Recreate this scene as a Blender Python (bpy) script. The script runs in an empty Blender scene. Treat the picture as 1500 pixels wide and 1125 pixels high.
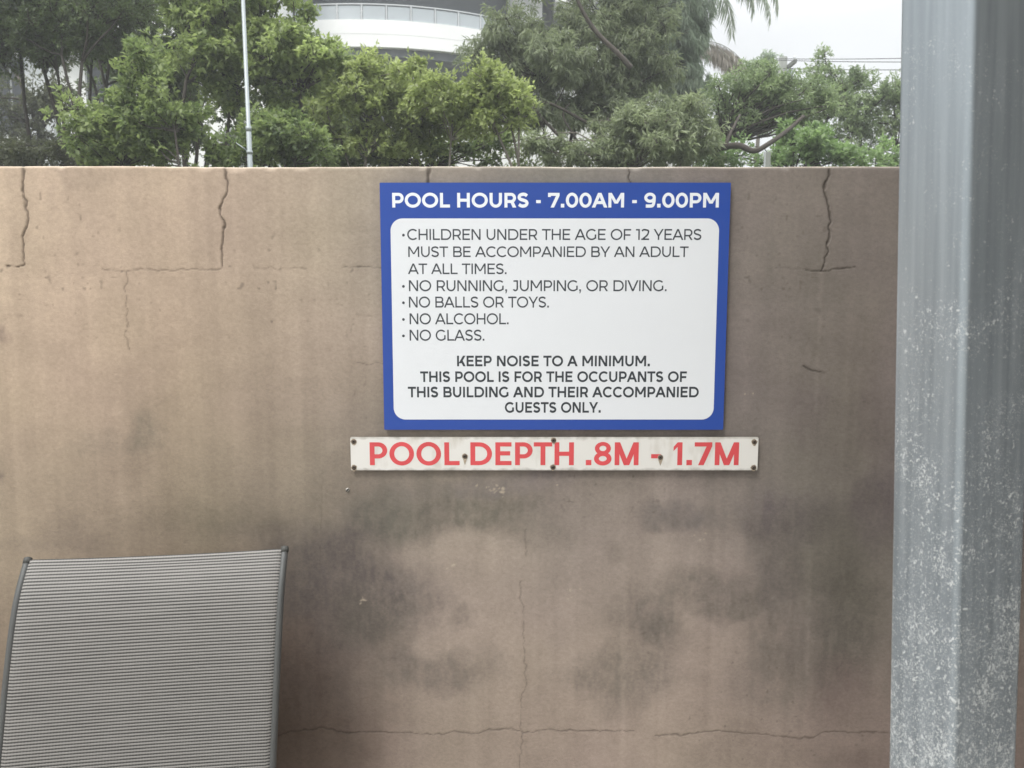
import bpy, bmesh, math, random
import numpy as np
from mathutils import Vector, Matrix

R = math.radians
PI = math.pi
S = bpy.context.scene
COL = S.collection

# ------------------------------------------------------------------ camera
PITCH = R(6.5)
CAM_Z = 1.45
FPX = 1130.0                    # focal length in pixels of the 1500 px wide photo
cam = bpy.data.cameras.new('camera')
cam_o = bpy.data.objects.new('camera', cam)
COL.objects.link(cam_o)
cam_o.location = (0, 0, CAM_Z)
cam_o.rotation_euler = (R(90) - PITCH, 0, 0)
cam.sensor_width = 36.0
cam.lens = 36.0 * FPX / 1500.0
cam.clip_start = 0.02
cam.clip_end = 2000
cam.dof.use_dof = True
cam.dof.focus_distance = 1.53
cam.dof.aperture_fstop = cam.lens / 2.1      # a phone-sized pupil (about 2.1 mm)
S.camera = cam_o

# ------------------------------------------------------------------ world: overcast sky
SUN_EL, SUN_AZ = R(58), R(-35)   # azimuth measured from -Y (behind the camera) towards -X
world = bpy.data.worlds.new('World')
S.world = world
world.use_nodes = True
nt = world.node_tree
nt.nodes.clear()
def N(t, kind, **kw):
    n = t.nodes.new(kind)
    for k, v in kw.items():
        setattr(n, k, v)
    return n
out = N(nt, 'ShaderNodeOutputWorld')
sky = N(nt, 'ShaderNodeTexSky', sky_type='NISHITA')
sky.sun_disc = False
sky.sun_elevation = SUN_EL
sky.sun_rotation = R(180) + SUN_AZ
bgA = N(nt, 'ShaderNodeBackground'); bgA.inputs[1].default_value = 0.08
nt.links.new(sky.outputs[0], bgA.inputs[0])
tc = N(nt, 'ShaderNodeTexCoord')
sep = N(nt, 'ShaderNodeSeparateXYZ')
nt.links.new(tc.outputs['Generated'], sep.inputs[0])
ramp = N(nt, 'ShaderNodeMapRange')                 # an overcast dome is brighter overhead
ramp.inputs['From Min'].default_value = 0.30; ramp.inputs['From Max'].default_value = 1.0
ramp.inputs['To Min'].default_value = 0.745; ramp.inputs['To Max'].default_value = 3.1
nt.links.new(sep.outputs['Z'], ramp.inputs['Value'])
mp = N(nt, 'ShaderNodeMapping'); mp.inputs['Scale'].default_value = (2.0, 2.0, 6.0)
nt.links.new(tc.outputs['Generated'], mp.inputs[0])
nz = N(nt, 'ShaderNodeTexNoise'); nz.inputs['Scale'].default_value = 1.6; nz.inputs['Detail'].default_value = 5
nt.links.new(mp.outputs[0], nz.inputs['Vector'])
cl = N(nt, 'ShaderNodeMapRange')
cl.inputs['From Min'].default_value = 0.3; cl.inputs['From Max'].default_value = 0.7
cl.inputs['To Min'].default_value = 0.91; cl.inputs['To Max'].default_value = 1.06
nt.links.new(nz.outputs[0], cl.inputs['Value'])
mul = N(nt, 'ShaderNodeMath', operation='MULTIPLY')
nt.links.new(ramp.outputs[0], mul.inputs[0]); nt.links.new(cl.outputs[0], mul.inputs[1])
bgB = N(nt, 'ShaderNodeBackground'); bgB.inputs[0].default_value = (0.965, 0.985, 1.0, 1)
nt.links.new(mul.outputs[0], bgB.inputs[1])
mx = N(nt, 'ShaderNodeMixShader'); mx.inputs[0].default_value = 0.93
nt.links.new(bgA.outputs[0], mx.inputs[1]); nt.links.new(bgB.outputs[0], mx.inputs[2])
nt.links.new(mx.outputs[0], out.inputs[0])

sun = bpy.data.lights.new('sun', 'SUN')
sun.energy = 1.45; sun.angle = R(14); sun.color = (1.0, 0.96, 0.90)
sun_o = bpy.data.objects.new('sun', sun); COL.objects.link(sun_o)
sd = Vector((math.sin(SUN_AZ) * math.cos(SUN_EL), -math.cos(SUN_AZ) * math.cos(SUN_EL), math.sin(SUN_EL)))
sun_o.rotation_euler = sd.to_track_quat('Z', 'Y').to_euler()
sun_o.location = (0, -2, 6)

vs = S.view_settings
vs.view_transform = 'Standard'; vs.look = 'None'; vs.exposure = 0.50; vs.gamma = 1.0
S.cycles.max_bounces = 8
S.cycles.transparent_max_bounces = 16

# ------------------------------------------------------------------ helpers
def tag(o, label=None, cat=None, group=None, kind=None):
    if label: o['label'] = label
    if cat: o['category'] = cat
    if group: o['group'] = group
    if kind: o['kind'] = kind
    return o

def link(name, me, mat=None, parent=None):
    o = bpy.data.objects.new(name, me)
    COL.objects.link(o)
    if mat is not None: me.materials.append(mat)
    if parent is not None: o.parent = parent
    return o

def empty(name, loc=(0, 0, 0), rz=0):
    o = bpy.data.objects.new(name, None); COL.objects.link(o)
    o.location = loc; o.rotation_euler = (0, 0, rz)
    o.empty_display_size = 0.05
    return o

def copy_tree(o, parent=None):
    c = o.copy(); COL.objects.link(c); c.parent = parent
    for ch in list(o.children): copy_tree(ch, c)
    return c

class MB:
    """collects verts and faces of one mesh"""
    def __init__(s): s.v = []; s.f = []
    def add(s, vs, fs):
        b = len(s.v); s.v += [tuple(p) for p in vs]; s.f += [tuple(i + b for i in f) for f in fs]
    def box(s, x0, y0, z0, x1, y1, z1):
        s.add([(x0,y0,z0),(x1,y0,z0),(x1,y1,z0),(x0,y1,z0),(x0,y0,z1),(x1,y0,z1),(x1,y1,z1),(x0,y1,z1)],
              [(0,3,2,1),(4,5,6,7),(0,1,5,4),(1,2,6,5),(2,3,7,6),(3,0,4,7)])
    def tube(s, pts, rad, n=8, sx=1.0, caps=True):
        pts = [Vector(p) for p in pts]
        if not hasattr(rad, '__len__'): rad = [rad] * len(pts)
        b = len(s.v); ref = None
        for i, p in enumerate(pts):
            t = (pts[min(i+1, len(pts)-1)] - pts[max(i-1, 0)])
            t = t.normalized() if t.length > 1e-9 else Vector((0, 0, 1))
            if ref is None:
                ref = Vector((1, 0, 0)) if abs(t.x) < 0.9 else Vector((0, 1, 0))
            u = (ref - t * ref.dot(t)).normalized(); w = t.cross(u); ref = u
            for k in range(n):
                a = 2 * PI * k / n
                s.v.append(tuple(p + u * (math.cos(a) * rad[i] * sx) + w * (math.sin(a) * rad[i])))
        for i in range(len(pts) - 1):
            for k in range(n):
                a, c = b + i*n + k, b + i*n + (k+1) % n
                s.f.append((a, c, c + n, a + n))
        if caps:
            s.f.append(tuple(b + k for k in reversed(range(n))))
            s.f.append(tuple(b + (len(pts)-1)*n + k for k in range(n)))
    def build(s, name, mat=None, parent=None, smooth=False):
        me = bpy.data.meshes.new(name); me.from_pydata(s.v, [], s.f); me.update()
        if smooth: me.polygons.foreach_set('use_smooth', [True] * len(me.polygons))
        return link(name, me, mat, parent)

def np_mesh(name, verts, faces, mat=None, parent=None, attrs=None, smooth=False):
    """fast mesh of quads from numpy arrays; attrs = {name: (type, array per vertex)}"""
    me = bpy.data.meshes.new(name)
    nv, nf = len(verts), len(faces); k = faces.shape[1]
    me.vertices.add(nv); me.vertices.foreach_set('co', verts.astype(np.float32).ravel())
    me.loops.add(nf * k); me.loops.foreach_set('vertex_index', faces.astype(np.int32).ravel())
    me.polygons.add(nf)
    me.polygons.foreach_set('loop_start', (np.arange(nf) * k).astype(np.int32))
    me.update(calc_edges=True)
    if smooth: me.polygons.foreach_set('use_smooth', np.ones(nf, bool))
    for an, (ty, arr) in (attrs or {}).items():
        a = me.attributes.new(an, ty, 'POINT')
        a.data.foreach_set('color' if ty == 'FLOAT_COLOR' else 'value', arr.astype(np.float32).ravel())
    return link(name, me, mat, parent)

def bevel(o, w, seg=2):
    m = o.modifiers.new('bevel', 'BEVEL'); m.width = w; m.segments = seg; m.limit_method = 'ANGLE'
    return o

def P(px, py, Y):
    """the point at depth Y (metres ahead of the camera) seen at photo pixel px, py"""
    u = (px - 750) / FPX; v = (py - 562.5) / FPX
    dy = math.cos(PITCH) - v * math.sin(PITCH)
    dz = -math.sin(PITCH) - v * math.cos(PITCH)
    t = Y / dy
    return Vector((u * t, Y, CAM_Z + dz * t))

def srgb(r, g, b):
    f = lambda c: (c/255/12.92 if c <= 10 else ((c/255 + .055)/1.055) ** 2.4)
    return (f(r), f(g), f(b), 1.0)

# ------------------------------------------------------------------ materials
def mat(name, color, rough=0.6, metal=0.0, spec=0.5, var=0.0, vscale=8.0, bump=0.0, bscale=60.0, stretch=(1,1,1)):
    m = bpy.data.materials.new(name); m.use_nodes = True
    t = m.node_tree; b = t.nodes['Principled BSDF']
    b.inputs['Base Color'].default_value = tuple(color[:3]) + (1,)
    b.inputs['Roughness'].default_value = rough; b.inputs['Metallic'].default_value = metal
    b.inputs['Specular IOR Level'].default_value = spec
    if var or bump:
        c = N(t, 'ShaderNodeTexCoord'); mp = N(t, 'ShaderNodeMapping'); mp.inputs['Scale'].default_value = stretch
        t.links.new(c.outputs['Object'], mp.inputs[0])
    if var:
        n = N(t, 'ShaderNodeTexNoise'); n.inputs['Scale'].default_value = vscale; n.inputs['Detail'].default_value = 6
        t.links.new(mp.outputs[0], n.inputs['Vector'])
        r = N(t, 'ShaderNodeMapRange'); r.inputs['From Min'].default_value = .25; r.inputs['From Max'].default_value = .75
        r.inputs['To Min'].default_value = 1 - var; r.inputs['To Max'].default_value = 1 + var
        t.links.new(n.outputs[0], r.inputs['Value'])
        v = N(t, 'ShaderNodeMix', data_type='RGBA', blend_type='MULTIPLY'); v.inputs[0].default_value = 1
        v.inputs[6].default_value = tuple(color[:3]) + (1,)
        t.links.new(r.outputs[0], v.inputs[7]); t.links.new(v.outputs[2], b.inputs['Base Color'])
    if bump:
        n2 = N(t, 'ShaderNodeTexNoise'); n2.inputs['Scale'].default_value = bscale; n2.inputs['Detail'].default_value = 4
        t.links.new(mp.outputs[0], n2.inputs['Vector'])
        bp = N(t, 'ShaderNodeBump'); bp.inputs['Strength'].default_value = bump; bp.inputs['Distance'].default_value = 0.002
        t.links.new(n2.outputs[0], bp.inputs['Height']); t.links.new(bp.outputs[0], b.inputs['Normal'])
    return m

def leaf_mat(name, dark, light, rough=0.5, trans=0.35):
    m = bpy.data.materials.new(name); m.use_nodes = True
    t = m.node_tree; b = t.nodes['Principled BSDF']; o = t.nodes['Material Output']
    a = N(t, 'ShaderNodeAttribute', attribute_name='tint')
    r = N(t, 'ShaderNodeValToRGB')
    r.color_ramp.elements[0].color = tuple(dark) + (1,); r.color_ramp.elements[1].color = tuple(light) + (1,)
    t.links.new(a.outputs['Fac'], r.inputs[0]); t.links.new(r.outputs[0], b.inputs['Base Color'])
    b.inputs['Roughness'].default_value = rough
    tr = N(t, 'ShaderNodeBsdfTranslucent')
    h = N(t, 'ShaderNodeHueSaturation'); h.inputs['Saturation'].default_value = 1.1; h.inputs['Value'].default_value = 1.3
    t.links.new(r.outputs[0], h.inputs['Color']); t.links.new(h.outputs[0], tr.inputs[0])
    mx = N(t, 'ShaderNodeMixShader'); mx.inputs[0].default_value = trans
    t.links.new(b.outputs[0], mx.inputs[1]); t.links.new(tr.outputs[0], mx.inputs[2]); t.links.new(mx.outputs[0], o.inputs[0])
    return m

M_bark_dark = mat('dark_bark', (.055, .046, .038), .9, var=.35, vscale=9, bump=.8, bscale=30, stretch=(1, 1, .25))
M_bark_grey = mat('grey_bark', (.13, .115, .095), .9, var=.35, vscale=9, bump=.8, bscale=30, stretch=(1, 1, .25))
M_white_wall = mat('white_render', (.84, .84, .83), .75, var=.05, vscale=.8)
M_glass_dark = mat('dark_glass', (.03, .036, .042), .12, spec=.6, var=.3, vscale=.5)
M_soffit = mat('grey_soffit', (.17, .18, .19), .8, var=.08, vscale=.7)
M_alu = mat('white_aluminium', (.55, .57, .58), .4, metal=.2)
M_galv_far = mat('grey_pole_steel', (.30, .33, .335), .45, metal=.4, var=.12, vscale=6, stretch=(1, 1, .2))
M_timber = mat('weathered_timber', (.20, .21, .19), .85, var=.25, vscale=8, stretch=(1, 1, .1))
M_wire = mat('cable', (.05, .05, .055), .6)
M_screw = mat('rusty_screw', (.11, .085, .065), .55, metal=.5, var=.4, vscale=400)
M_screw_grey = mat('grey_screw', (.38, .36, .33), .5, metal=.4, var=.3, vscale=400)
M_pit = mat('screw_recess', (.02, .018, .016), .8)

# ------------------------------------------------------------------ the ground
g = MB(); g.box(-150, -150, -.3, 150, 170, 0)
tag(g.build('ground', mat('earth_and_grass', (.09, .10, .055), .95, var=.35, vscale=.6)), kind='structure')
g = MB(); g.box(-9, -9, -.1, 9, 1.56, .004)
tag(g.build('pool_deck', mat('deck_concrete', (.36, .34, .31), .8, var=.12, vscale=2.5, bump=.3)), kind='structure')

# ------------------------------------------------------------------ the wall
YW = 1.566
rng = np.random.default_rng(7)

def vnoise(x, z, sx, sz, seed, octaves=3, gain=.5):
    """value noise 0..1; sx, sz = feature size in metres"""
    r = np.random.default_rng(seed); tot = np.zeros_like(x); amp = 1.0; norm = 0
    for _ in range(octaves):
        G = r.random((64, 64)); u = x / sx + 100.3; w = z / sz + 57.7
        i = np.floor(u).astype(int); j = np.floor(w).astype(int)
        fu = u - i; fw = w - j; fu = fu*fu*(3-2*fu); fw = fw*fw*(3-2*fw)
        a = G[i % 64, j % 64]; b = G[(i+1) % 64, j % 64]; c = G[i % 64, (j+1) % 64]; d = G[(i+1) % 64, (j+1) % 64]
        tot += amp * ((a*(1-fu)+b*fu)*(1-fw) + (c*(1-fu)+d*fu)*fw)
        norm += amp; amp *= gain; sx *= .5; sz *= .5
    return tot / norm

ztop = P(750, 243.5, YW).z
step = .0021
xa = np.concatenate([np.arange(-6, -1.3, .1), np.arange(-1.3, 1.25, step), np.arange(1.25, 6.01, .1)])
zf = np.concatenate([np.arange(0, .45, .05), np.arange(.45, ztop - .006, step)])
prof = [(0.0, z) for z in zf] + [(0.0, ztop - .0045), (.0008, ztop - .0025), (.0022, ztop - .0010), (.0045, ztop - .0002), (.012, ztop), (.19, ztop), (.20, ztop - .004), (.20, .0)]
yy = np.array([p[0] for p in prof]); zz = np.array([p[1] for p in prof])
X, Z = np.meshgrid(xa, zz); Y = np.repeat(yy[:, None], len(xa), 1)
nz_f = len(zf) + 4
front = np.zeros_like(X); front[:nz_f] = 1

# photo-pixel coordinates of each wall point, used to put the tone patches, stains and cracks where they are
cz = Z - CAM_Z
zc = YW * math.cos(PITCH) - cz * math.sin(PITCH)
PX = 750 + FPX * X / zc
PY = 562.5 - FPX * (YW * math.sin(PITCH) + cz * math.cos(PITCH)) / zc

def lin(c):
    c = np.array(c, float) / 255
    return np.where(c <= .04045, c / 12.92, ((c + .055) / 1.055) ** 2.4)

wx = (vnoise(X, Z, .13, .13, 1, 4, .6) - .5) * 75
wz = (vnoise(X, Z, .13, .13, 2, 4, .6) - .5) * 75
AX = PX + wx; AY = PY + wz
# base tone of the wall, darker to the right: smooth field through control patches (px, py, colour, reach)
ctrl = [(100,330,(186,165,144),170),(420,330,(180,160,138),160),(100,560,(178,157,135),170),(380,560,(160,142,121),150),(620,330,(152,140,126),110),
        (850,255,(138,130,120),120),(1180,300,(136,123,114),170),(1150,520,(130,119,109),130),(1290,520,(134,119,112),110),
        (60,740,(150,135,117),140),(330,740,(140,126,109),130),(540,730,(128,117,104),110),(830,740,(138,125,113),120),(1080,720,(127,118,107),110),
        (1270,720,(120,108,100),110),(690,880,(174,153,136),120),(1000,1000,(170,149,132),120),(980,820,(162,144,129),110),(1220,900,(124,114,102),110),(480,930,(112,98,90),110),
        (700,1120,(164,143,125),150),(1000,1120,(160,139,122),150),(1250,1110,(136,116,104),120),(440,1100,(106,88,74),100),(200,1000,(128,112,96),180)]
num = np.zeros(X.shape + (3,)); den = np.full(X.shape, 1e-9)
for (px, py, c, s) in ctrl:
    w = np.exp(-(((AX-px)/s)**2 + ((AY-py)/s)**2) * .5 * 1.6) + 1e-12
    num += w[..., None] * lin(c); den += w
C = num / den[..., None]
grain = np.clip((vnoise(X, Z, .010, .022, 81, 3) - .5) * 1.7 + .5 + (vnoise(X, Z, .004, .004, 82, 1) - .5) * .5 + (vnoise(X, Z, .03, .25, 83, 3) - .5) * .9, 0, 1)
def blob(px, py, rx, ry, col, amt, edge=.35, seed=0):
    global C
    n = vnoise(X, Z, .085, .10, 40 + seed, 5, .6)
    d = np.sqrt(((AX-px)/rx)**2 + ((AY-py)/ry)**2)/1.1 + (n - .5) * .9
    w = amt * .76 * np.clip((1.36 - d) / .80, 0, 1) * (.62 + .55*grain); w = w*w*(3-2*w) if False else w
    C = C * (1 - w[..., None]) + lin(col) * .90 * w[..., None]
for i, b in enumerate([
    (640,765,130,34,(104,98,86),.85),(560,750,60,25,(112,106,94),.6),(515,865,95,75,(94,85,83),.85),(430,840,50,70,(98,90,87),.6),
    (540,910,60,45,(104,96,84),.7),(635,990,85,26,(108,98,90),.65),(600,965,26,18,(112,100,92),.7),(920,990,80,38,(111,102,92),.68),(930,905,42,30,(112,102,93),.75),
    (675,905,26,24,(118,106,96),.7),(960,925,30,22,(112,103,93),.6),(1035,870,85,24,(106,99,87),.75),(1000,765,48,20,(112,104,100),.7),(975,770,30,18,(118,108,98),.6),
    (1145,755,62,38,(104,92,94),.8),(1130,850,30,45,(108,97,95),.6),(1285,745,38,50,(106,92,94),.75),(1235,900,46,85,(98,91,79),.85),(1230,1010,40,40,(112,92,84),.6),
    (1160,900,60,90,(110,102,91),.6),(1200,790,90,40,(112,103,92),.5),(1120,990,70,60,(118,106,97),.45),
    (430,1010,58,80,(98,78,63),.45),(440,960,60,60,(104,88,78),.4),(480,1090,60,40,(106,86,72),.4),(215,635,26,28,(128,119,103),.7),(150,655,50,18,(138,126,110),.45),  # first three: darker brown patches right of the chair
    (4,490,16,22,(128,110,102),.7),(-5,700,14,12,(120,105,98),.6),(45,790,60,12,(140,126,112),.5),(120,778,40,26,(128,115,102),.5),(360,785,55,15,(120,108,96),.5),
    (300,760,90,22,(128,116,100),.5),(640,720,60,16,(124,114,106),.5),(755,712,75,20,(122,111,112),.6),(1140,480,26,16,(118,106,98),.5),(1188,492,12,16,(110,100,90),.55),
    (1196,450,7,6,(98,88,80),.7),(1200,560,70,80,(126,116,102),.5),(1170,600,30,40,(122,108,104),.5),(1290,600,24,60,(122,106,102),.45),(1300,690,30,40,(112,98,98),.5),
    (1160,400,70,60,(128,119,106),.4),(900,820,22,16,(122,110,98),.4),(1260,560,40,120,(126,114,101),.4),(1110,1100,70,22,(116,100,88),.4),(1250,1110,50,14,(108,88,80),.5),
    (120,255,60,9,(150,134,118),.4),(620,330,30,300,(146,134,121),.25)]):
    blob(*b, seed=i)
# the whole coat has greyed
g_ = C.mean(-1, keepdims=True); sat = np.clip(.93 - (PX - 250) / 1700, .72, .93)[..., None]; C = (g_ + (C - g_) * sat) * .95
# rain streaks down the render, freckles of mould, trowel drift
st = vnoise(X, Z, .035, .9, 11, 3); st2 = vnoise(X, Z, .012, .5, 12, 2)
C *= (1 + (st - .5) * .22 + (st2 - .5) * .10)[..., None]
big = vnoise(X, Z, .35, .22, 13, 4); C *= (1 + (big - .5) * .16)[..., None]
tr = vnoise(X, Z, .06, .006, 14, 3); C *= (1 + (tr - .5) * .022)[..., None]
mid = vnoise(X, Z, .07, .06, 18, 4); C *= (1 + (mid - .5) * .22)[..., None]
fr = vnoise(X, Z, .011, .011, 15, 2); low = vnoise(X, Z, .2, .2, 16, 2)
m_ = np.clip((fr - .80) * 9, 0, 1) * np.clip((low - .45) * 4, 0, 1) * .45
C = C * (1 - m_[..., None]) + lin((84, 76, 68)) * m_[..., None]
hue = (vnoise(X, Z, .25, .3, 17, 3) - .5)
C *= np.stack([1 + hue * .03, 1 - hue * .02, 1 + hue * .08], -1)

# cracks (photo pixels, width in pixels, how dark)
cracks = [
 ([(32,240),(34,270),(38,300),(40,322),(34,345),(33,365),(36,388),(28,391),(8,388)], 4.2, 1.7, .66),
 ([(329,240),(333,275),(331,285),(323,303),(324,315),(328,325),(327,340),(326,360),(326,390)], 4.4, 1.6, .66),
 ([(629,240),(627,275)], 6, 5, .7), ([(921,240),(922,275)], 5, 4, .6),
 ([(1217,238),(1215,256),(1208,270),(1209,285),(1215,305),(1216,325),(1213,355),(1209,380),(1201,397)], 3.4, 1.9, .66),
 ([(150,394),(185,397),(210,393),(240,397),(283,395),(295,394),(312,397),(326,393)], 1.5, 1.6, .38),
 ([(370,393),(420,393),(447,394)], 1.2, 1.2, .25), ([(505,391),(530,391),(562,393)], 1.5, 1.5, .4),
 ([(1180,394),(1200,397),(1220,395),(1250,390)], 1.9, 1.3, .6), ([(1130,392),(1180,394)], 1.2, 1.2, .2),
 ([(187,397),(184,425),(186,455),(184,490),(192,512)], 1.7, 1.2, .38), ([(518,531),(535,533),(562,533)], 1.5, 1.5, .3),
 ([(1177,535),(1190,543),(1207,545)], 2.2, 1.6, .7),
 ([(400,1080),(420,1073),(470,1066),(510,1074),(560,1072),(600,1075),(640,1077),(660,1073),(700,1076),(715,1069),(750,1069),(768,1074),(800,1070),(880,1071),(928,1071)], 2.0, 1.8, .42),
 ([(962,1078),(985,1075),(1000,1078),(1020,1073),(1060,1072),(1110,1076),(1140,1080),(1190,1082),(1203,1074),(1225,1073),(1320,1074)], 2.0, 1.6, .42),
 ([(770,775),(771,820)], 1.3, 1.0, .3), ([(761,850),(765,890),(768,930),(769,965),(771,1005),(763,1025),(763,1065),(767,1074),(762,1110),(752,1150)], 1.7, 1.4, .32),
 ([(472,690),(470,760),(469,830)], 2.4, 1.6, .12), ([(1203,400),(1199,520),(1196,600)], 3.0, 2.0, -.12), ([(1185,800),(1183,900),(1182,990)], 4.0, 3.0, -.18)]
depth = np.zeros_like(X)
fx = (vnoise(X, Z, .012, .012, 21, 2) - .5) * 7; fz = (vnoise(X, Z, .012, .012, 22, 2) - .5) * 5
cw = vnoise(X, Z, .02, .02, 23, 2)
QX, QY = PX + fx, PY + fz
for (pts, w0, w1, dk) in cracks:
    L = sum(math.dist(pts[i], pts[i+1]) for i in range(len(pts)-1)); run = 0
    xs_ = [p[0] for p in pts]; ys_ = [p[1] for p in pts]
    sel = np.where((PX > min(xs_)-16) & (PX < max(xs_)+16) & (PY > min(ys_)-16) & (PY < max(ys_)+16) & (front > 0))
    if not len(sel[0]): continue
    qx, qy = QX[sel], QY[sel]; best = np.zeros(len(qx)); soft = np.zeros(len(qx))
    for i in range(len(pts)-1):
        (ax, ay), (bx, by) = pts[i], pts[i+1]; l = math.dist(pts[i], pts[i+1])
        t = np.clip(((qx-ax)*(bx-ax)+(qy-ay)*(by-ay))/(l*l), 0, 1)
        d = np.hypot(qx-ax-t*(bx-ax), qy-ay-t*(by-ay))
        hw = (w0 + (w1-w0)*(run + t*l)/L) * .5 * (.55 + .9*cw[sel])
        best = np.maximum(best, np.clip(1.25 - d/np.maximum(hw, .8), 0, 1))
        soft = np.maximum(soft, np.clip(1 - d/(hw*2.6+2), 0, 1))
        run += l
    if dk > 0:
        k = np.clip(best, 0, 1) * dk; s2 = soft * dk * .22
        C[sel] = C[sel] * (1 - s2[:, None]) * (1 - k[:, None]) + lin((58, 50, 44)) * k[:, None]
        depth[sel] = np.maximum(depth[sel], best * dk * (.0045 if w0 > 3 else .0022))
    else:
        C[sel] = C[sel] * (1 + (soft * -dk)[:, None])
# small chips of bare render and old filler
for (px, py, r, n) in [(735,720,13,14),(722,716,9,5),(530,880,6,6),(1097,577,4,2),(700,712,3,2),(1030,790,10,4),(660,828,9,3),(838,868,14,6),(620,655,5,1),(815,712,3,2)]:
    for _ in range(n):
        a, b = px + rng.normal(0, r*.55), py + rng.normal(0, r*.5)
        d = np.hypot((QX-a)/rng.uniform(.8, 2.0), (QY-b)/rng.uniform(.7, 1.6))
        k = np.clip(1.5 - d, 0, 1)[..., None] * .55 * front[..., None]
        C = C * (1 - k) + lin((186, 172, 152)) * k
# rub marks under the plate and the arris along the top, paler from wear and with its lit edge painted in
edge = np.clip(1 - np.abs(Z - ztop) / .004, 0, 1) * front
ew = np.clip((vnoise(X, Z*0, .03, 1, 31, 4) - .2) * 2, 0, 1)
k = (edge * ew)[..., None] * .8
C = C * (1 - k) + lin((206, 194, 176)) * k
C[nz_f:] = lin((140, 128, 116))
# chips out of the arris
nick = np.zeros_like(X)
for (px, w) in [(300,9),(345,14),(352,8),(395,7),(440,10),(445,6),(620,8),(700,6),(930,7),(1150,6),(90,5)]:
    nick = np.maximum(nick, np.clip(1.4 - np.abs(QX - px)/w, 0, 1) * np.clip(1.3 - (ztop - Z)/(.004 + .0004*w), 0, 1) * front)
und = (vnoise(X, Z, .3, .25, 33, 3) - .5) * .004 + (vnoise(X, Z, .04, .03, 34, 3) - .5) * .0006
Yf = Y + YW + front * (depth + und + nick * .003)
ztop_wob = (vnoise(X, X*0, .25, 1, 35, 4) - .5) * .006
Zf = Z + np.where(Z > ztop - .02, 1, 0) * ztop_wob
nr, ncol = X.shape
idx = np.arange(nr * ncol).reshape(nr, ncol)
F = np.stack([idx[:-1, :-1], idx[:-1, 1:], idx[1:, 1:], idx[1:, :-1]], -1).reshape(-1, 4)
Mw = bpy.data.materials.new('painted_render'); Mw.use_nodes = True
t = Mw.node_tree; b = t.nodes['Principled BSDF']; b.inputs['Roughness'].default_value = .82; b.inputs['Specular IOR Level'].default_value = .25
a = N(t, 'ShaderNodeAttribute', attribute_name='paint')
c = N(t, 'ShaderNodeTexCoord'); mp = N(t, 'ShaderNodeMapping'); mp.inputs['Scale'].default_value = (1, 1, 1.3)
t.links.new(c.outputs['Object'], mp.inputs[0])
n1 = N(t, 'ShaderNodeTexNoise'); n1.inputs['Scale'].default_value = 130; n1.inputs['Detail'].default_value = 7; n1.inputs['Roughness'].default_value = .75
t.links.new(mp.outputs[0], n1.inputs['Vector'])
r1 = N(t, 'ShaderNodeMapRange'); r1.inputs['From Min'].default_value = .3; r1.inputs['From Max'].default_value = .7
r1.inputs['To Min'].default_value = .86; r1.inputs['To Max'].default_value = 1.14
t.links.new(n1.outputs[0], r1.inputs['Value'])
v = N(t, 'ShaderNodeMix', data_type='RGBA', blend_type='MULTIPLY'); v.inputs[0].default_value = 1
t.links.new(a.outputs['Color'], v.inputs[6]); t.links.new(r1.outputs[0], v.inputs[7]); t.links.new(v.outputs[2], b.inputs['Base Color'])
bp = N(t, 'ShaderNodeBump'); bp.inputs['Strength'].default_value = .5; bp.inputs['Distance'].default_value = .0015
t.links.new(n1.outputs[0], bp.inputs['Height']); t.links.new(bp.outputs[0], b.inputs['Normal'])
Cv = np.concatenate([np.clip(C, .01, .8), np.ones(X.shape + (1,))], -1).reshape(-1, 4)
wall = np_mesh('rendered_wall', np.stack([X, Yf, Zf], -1).reshape(-1, 3), F, Mw, None, {'paint': ('FLOAT_COLOR', Cv)}, smooth=True)
tag(wall, 'long brown rendered wall with mould stains and cracks, carrying the two signs', 'wall')
del C, num, den, AX, AY

# ------------------------------------------------------------------ lettering (strokes on a unit cap height)
def arc(cx, cy, rx, ry, a0, a1, w, h, n=18):
    P_ = []
    for i in range(n):
        q = []
        for a in (R(a0 + (a1-a0)*i/n), R(a0 + (a1-a0)*(i+1)/n)):
            q.append(((cx+rx*math.cos(a), cy+ry*math.sin(a)), (cx+(rx-w)*math.cos(a), cy+(ry-h)*math.sin(a))))
        P_.append([q[0][0], q[1][0], q[1][1], q[0][1]])
    return P_
def rc(x0, y0, x1, y1): return [[(x0,y0),(x1,y0),(x1,y1),(x0,y1)]]
def di(xb, yb, xt, yt, w): return [[(xb,yb),(xb+w,yb),(xt+w,yt),(xt,yt)]]
def cat(pts, n=6):
    o = []; p = [pts[0]] + list(pts) + [pts[-1]]
    for i in range(1, len(p)-2):
        for k in range(n):
            t = k/n; a, b, c, d = p[i-1], p[i], p[i+1], p[i+2]
            o.append(tuple(.5*((2*b[j])+(-a[j]+c[j])*t+(2*a[j]-5*b[j]+4*c[j]-d[j])*t*t+(-a[j]+3*b[j]-3*c[j]+d[j])*t**3) for j in (0,1)))
    o.append(tuple(pts[-1])); return o
def stroke(pts, w):
    L = []
    for i, p in enumerate(pts):
        a, b = pts[max(i-1,0)], pts[min(i+1,len(pts)-1)]; dx, dy = b[0]-a[0], b[1]-a[1]; l = math.hypot(dx, dy) or 1
        nx, ny = -dy/l*w/2, dx/l*w/2; L.append(((p[0]+nx,p[1]+ny),(p[0]-nx,p[1]-ny)))
    return [[L[i][0],L[i][1],L[i+1][1],L[i+1][0]] for i in range(len(L)-1)]
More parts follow.
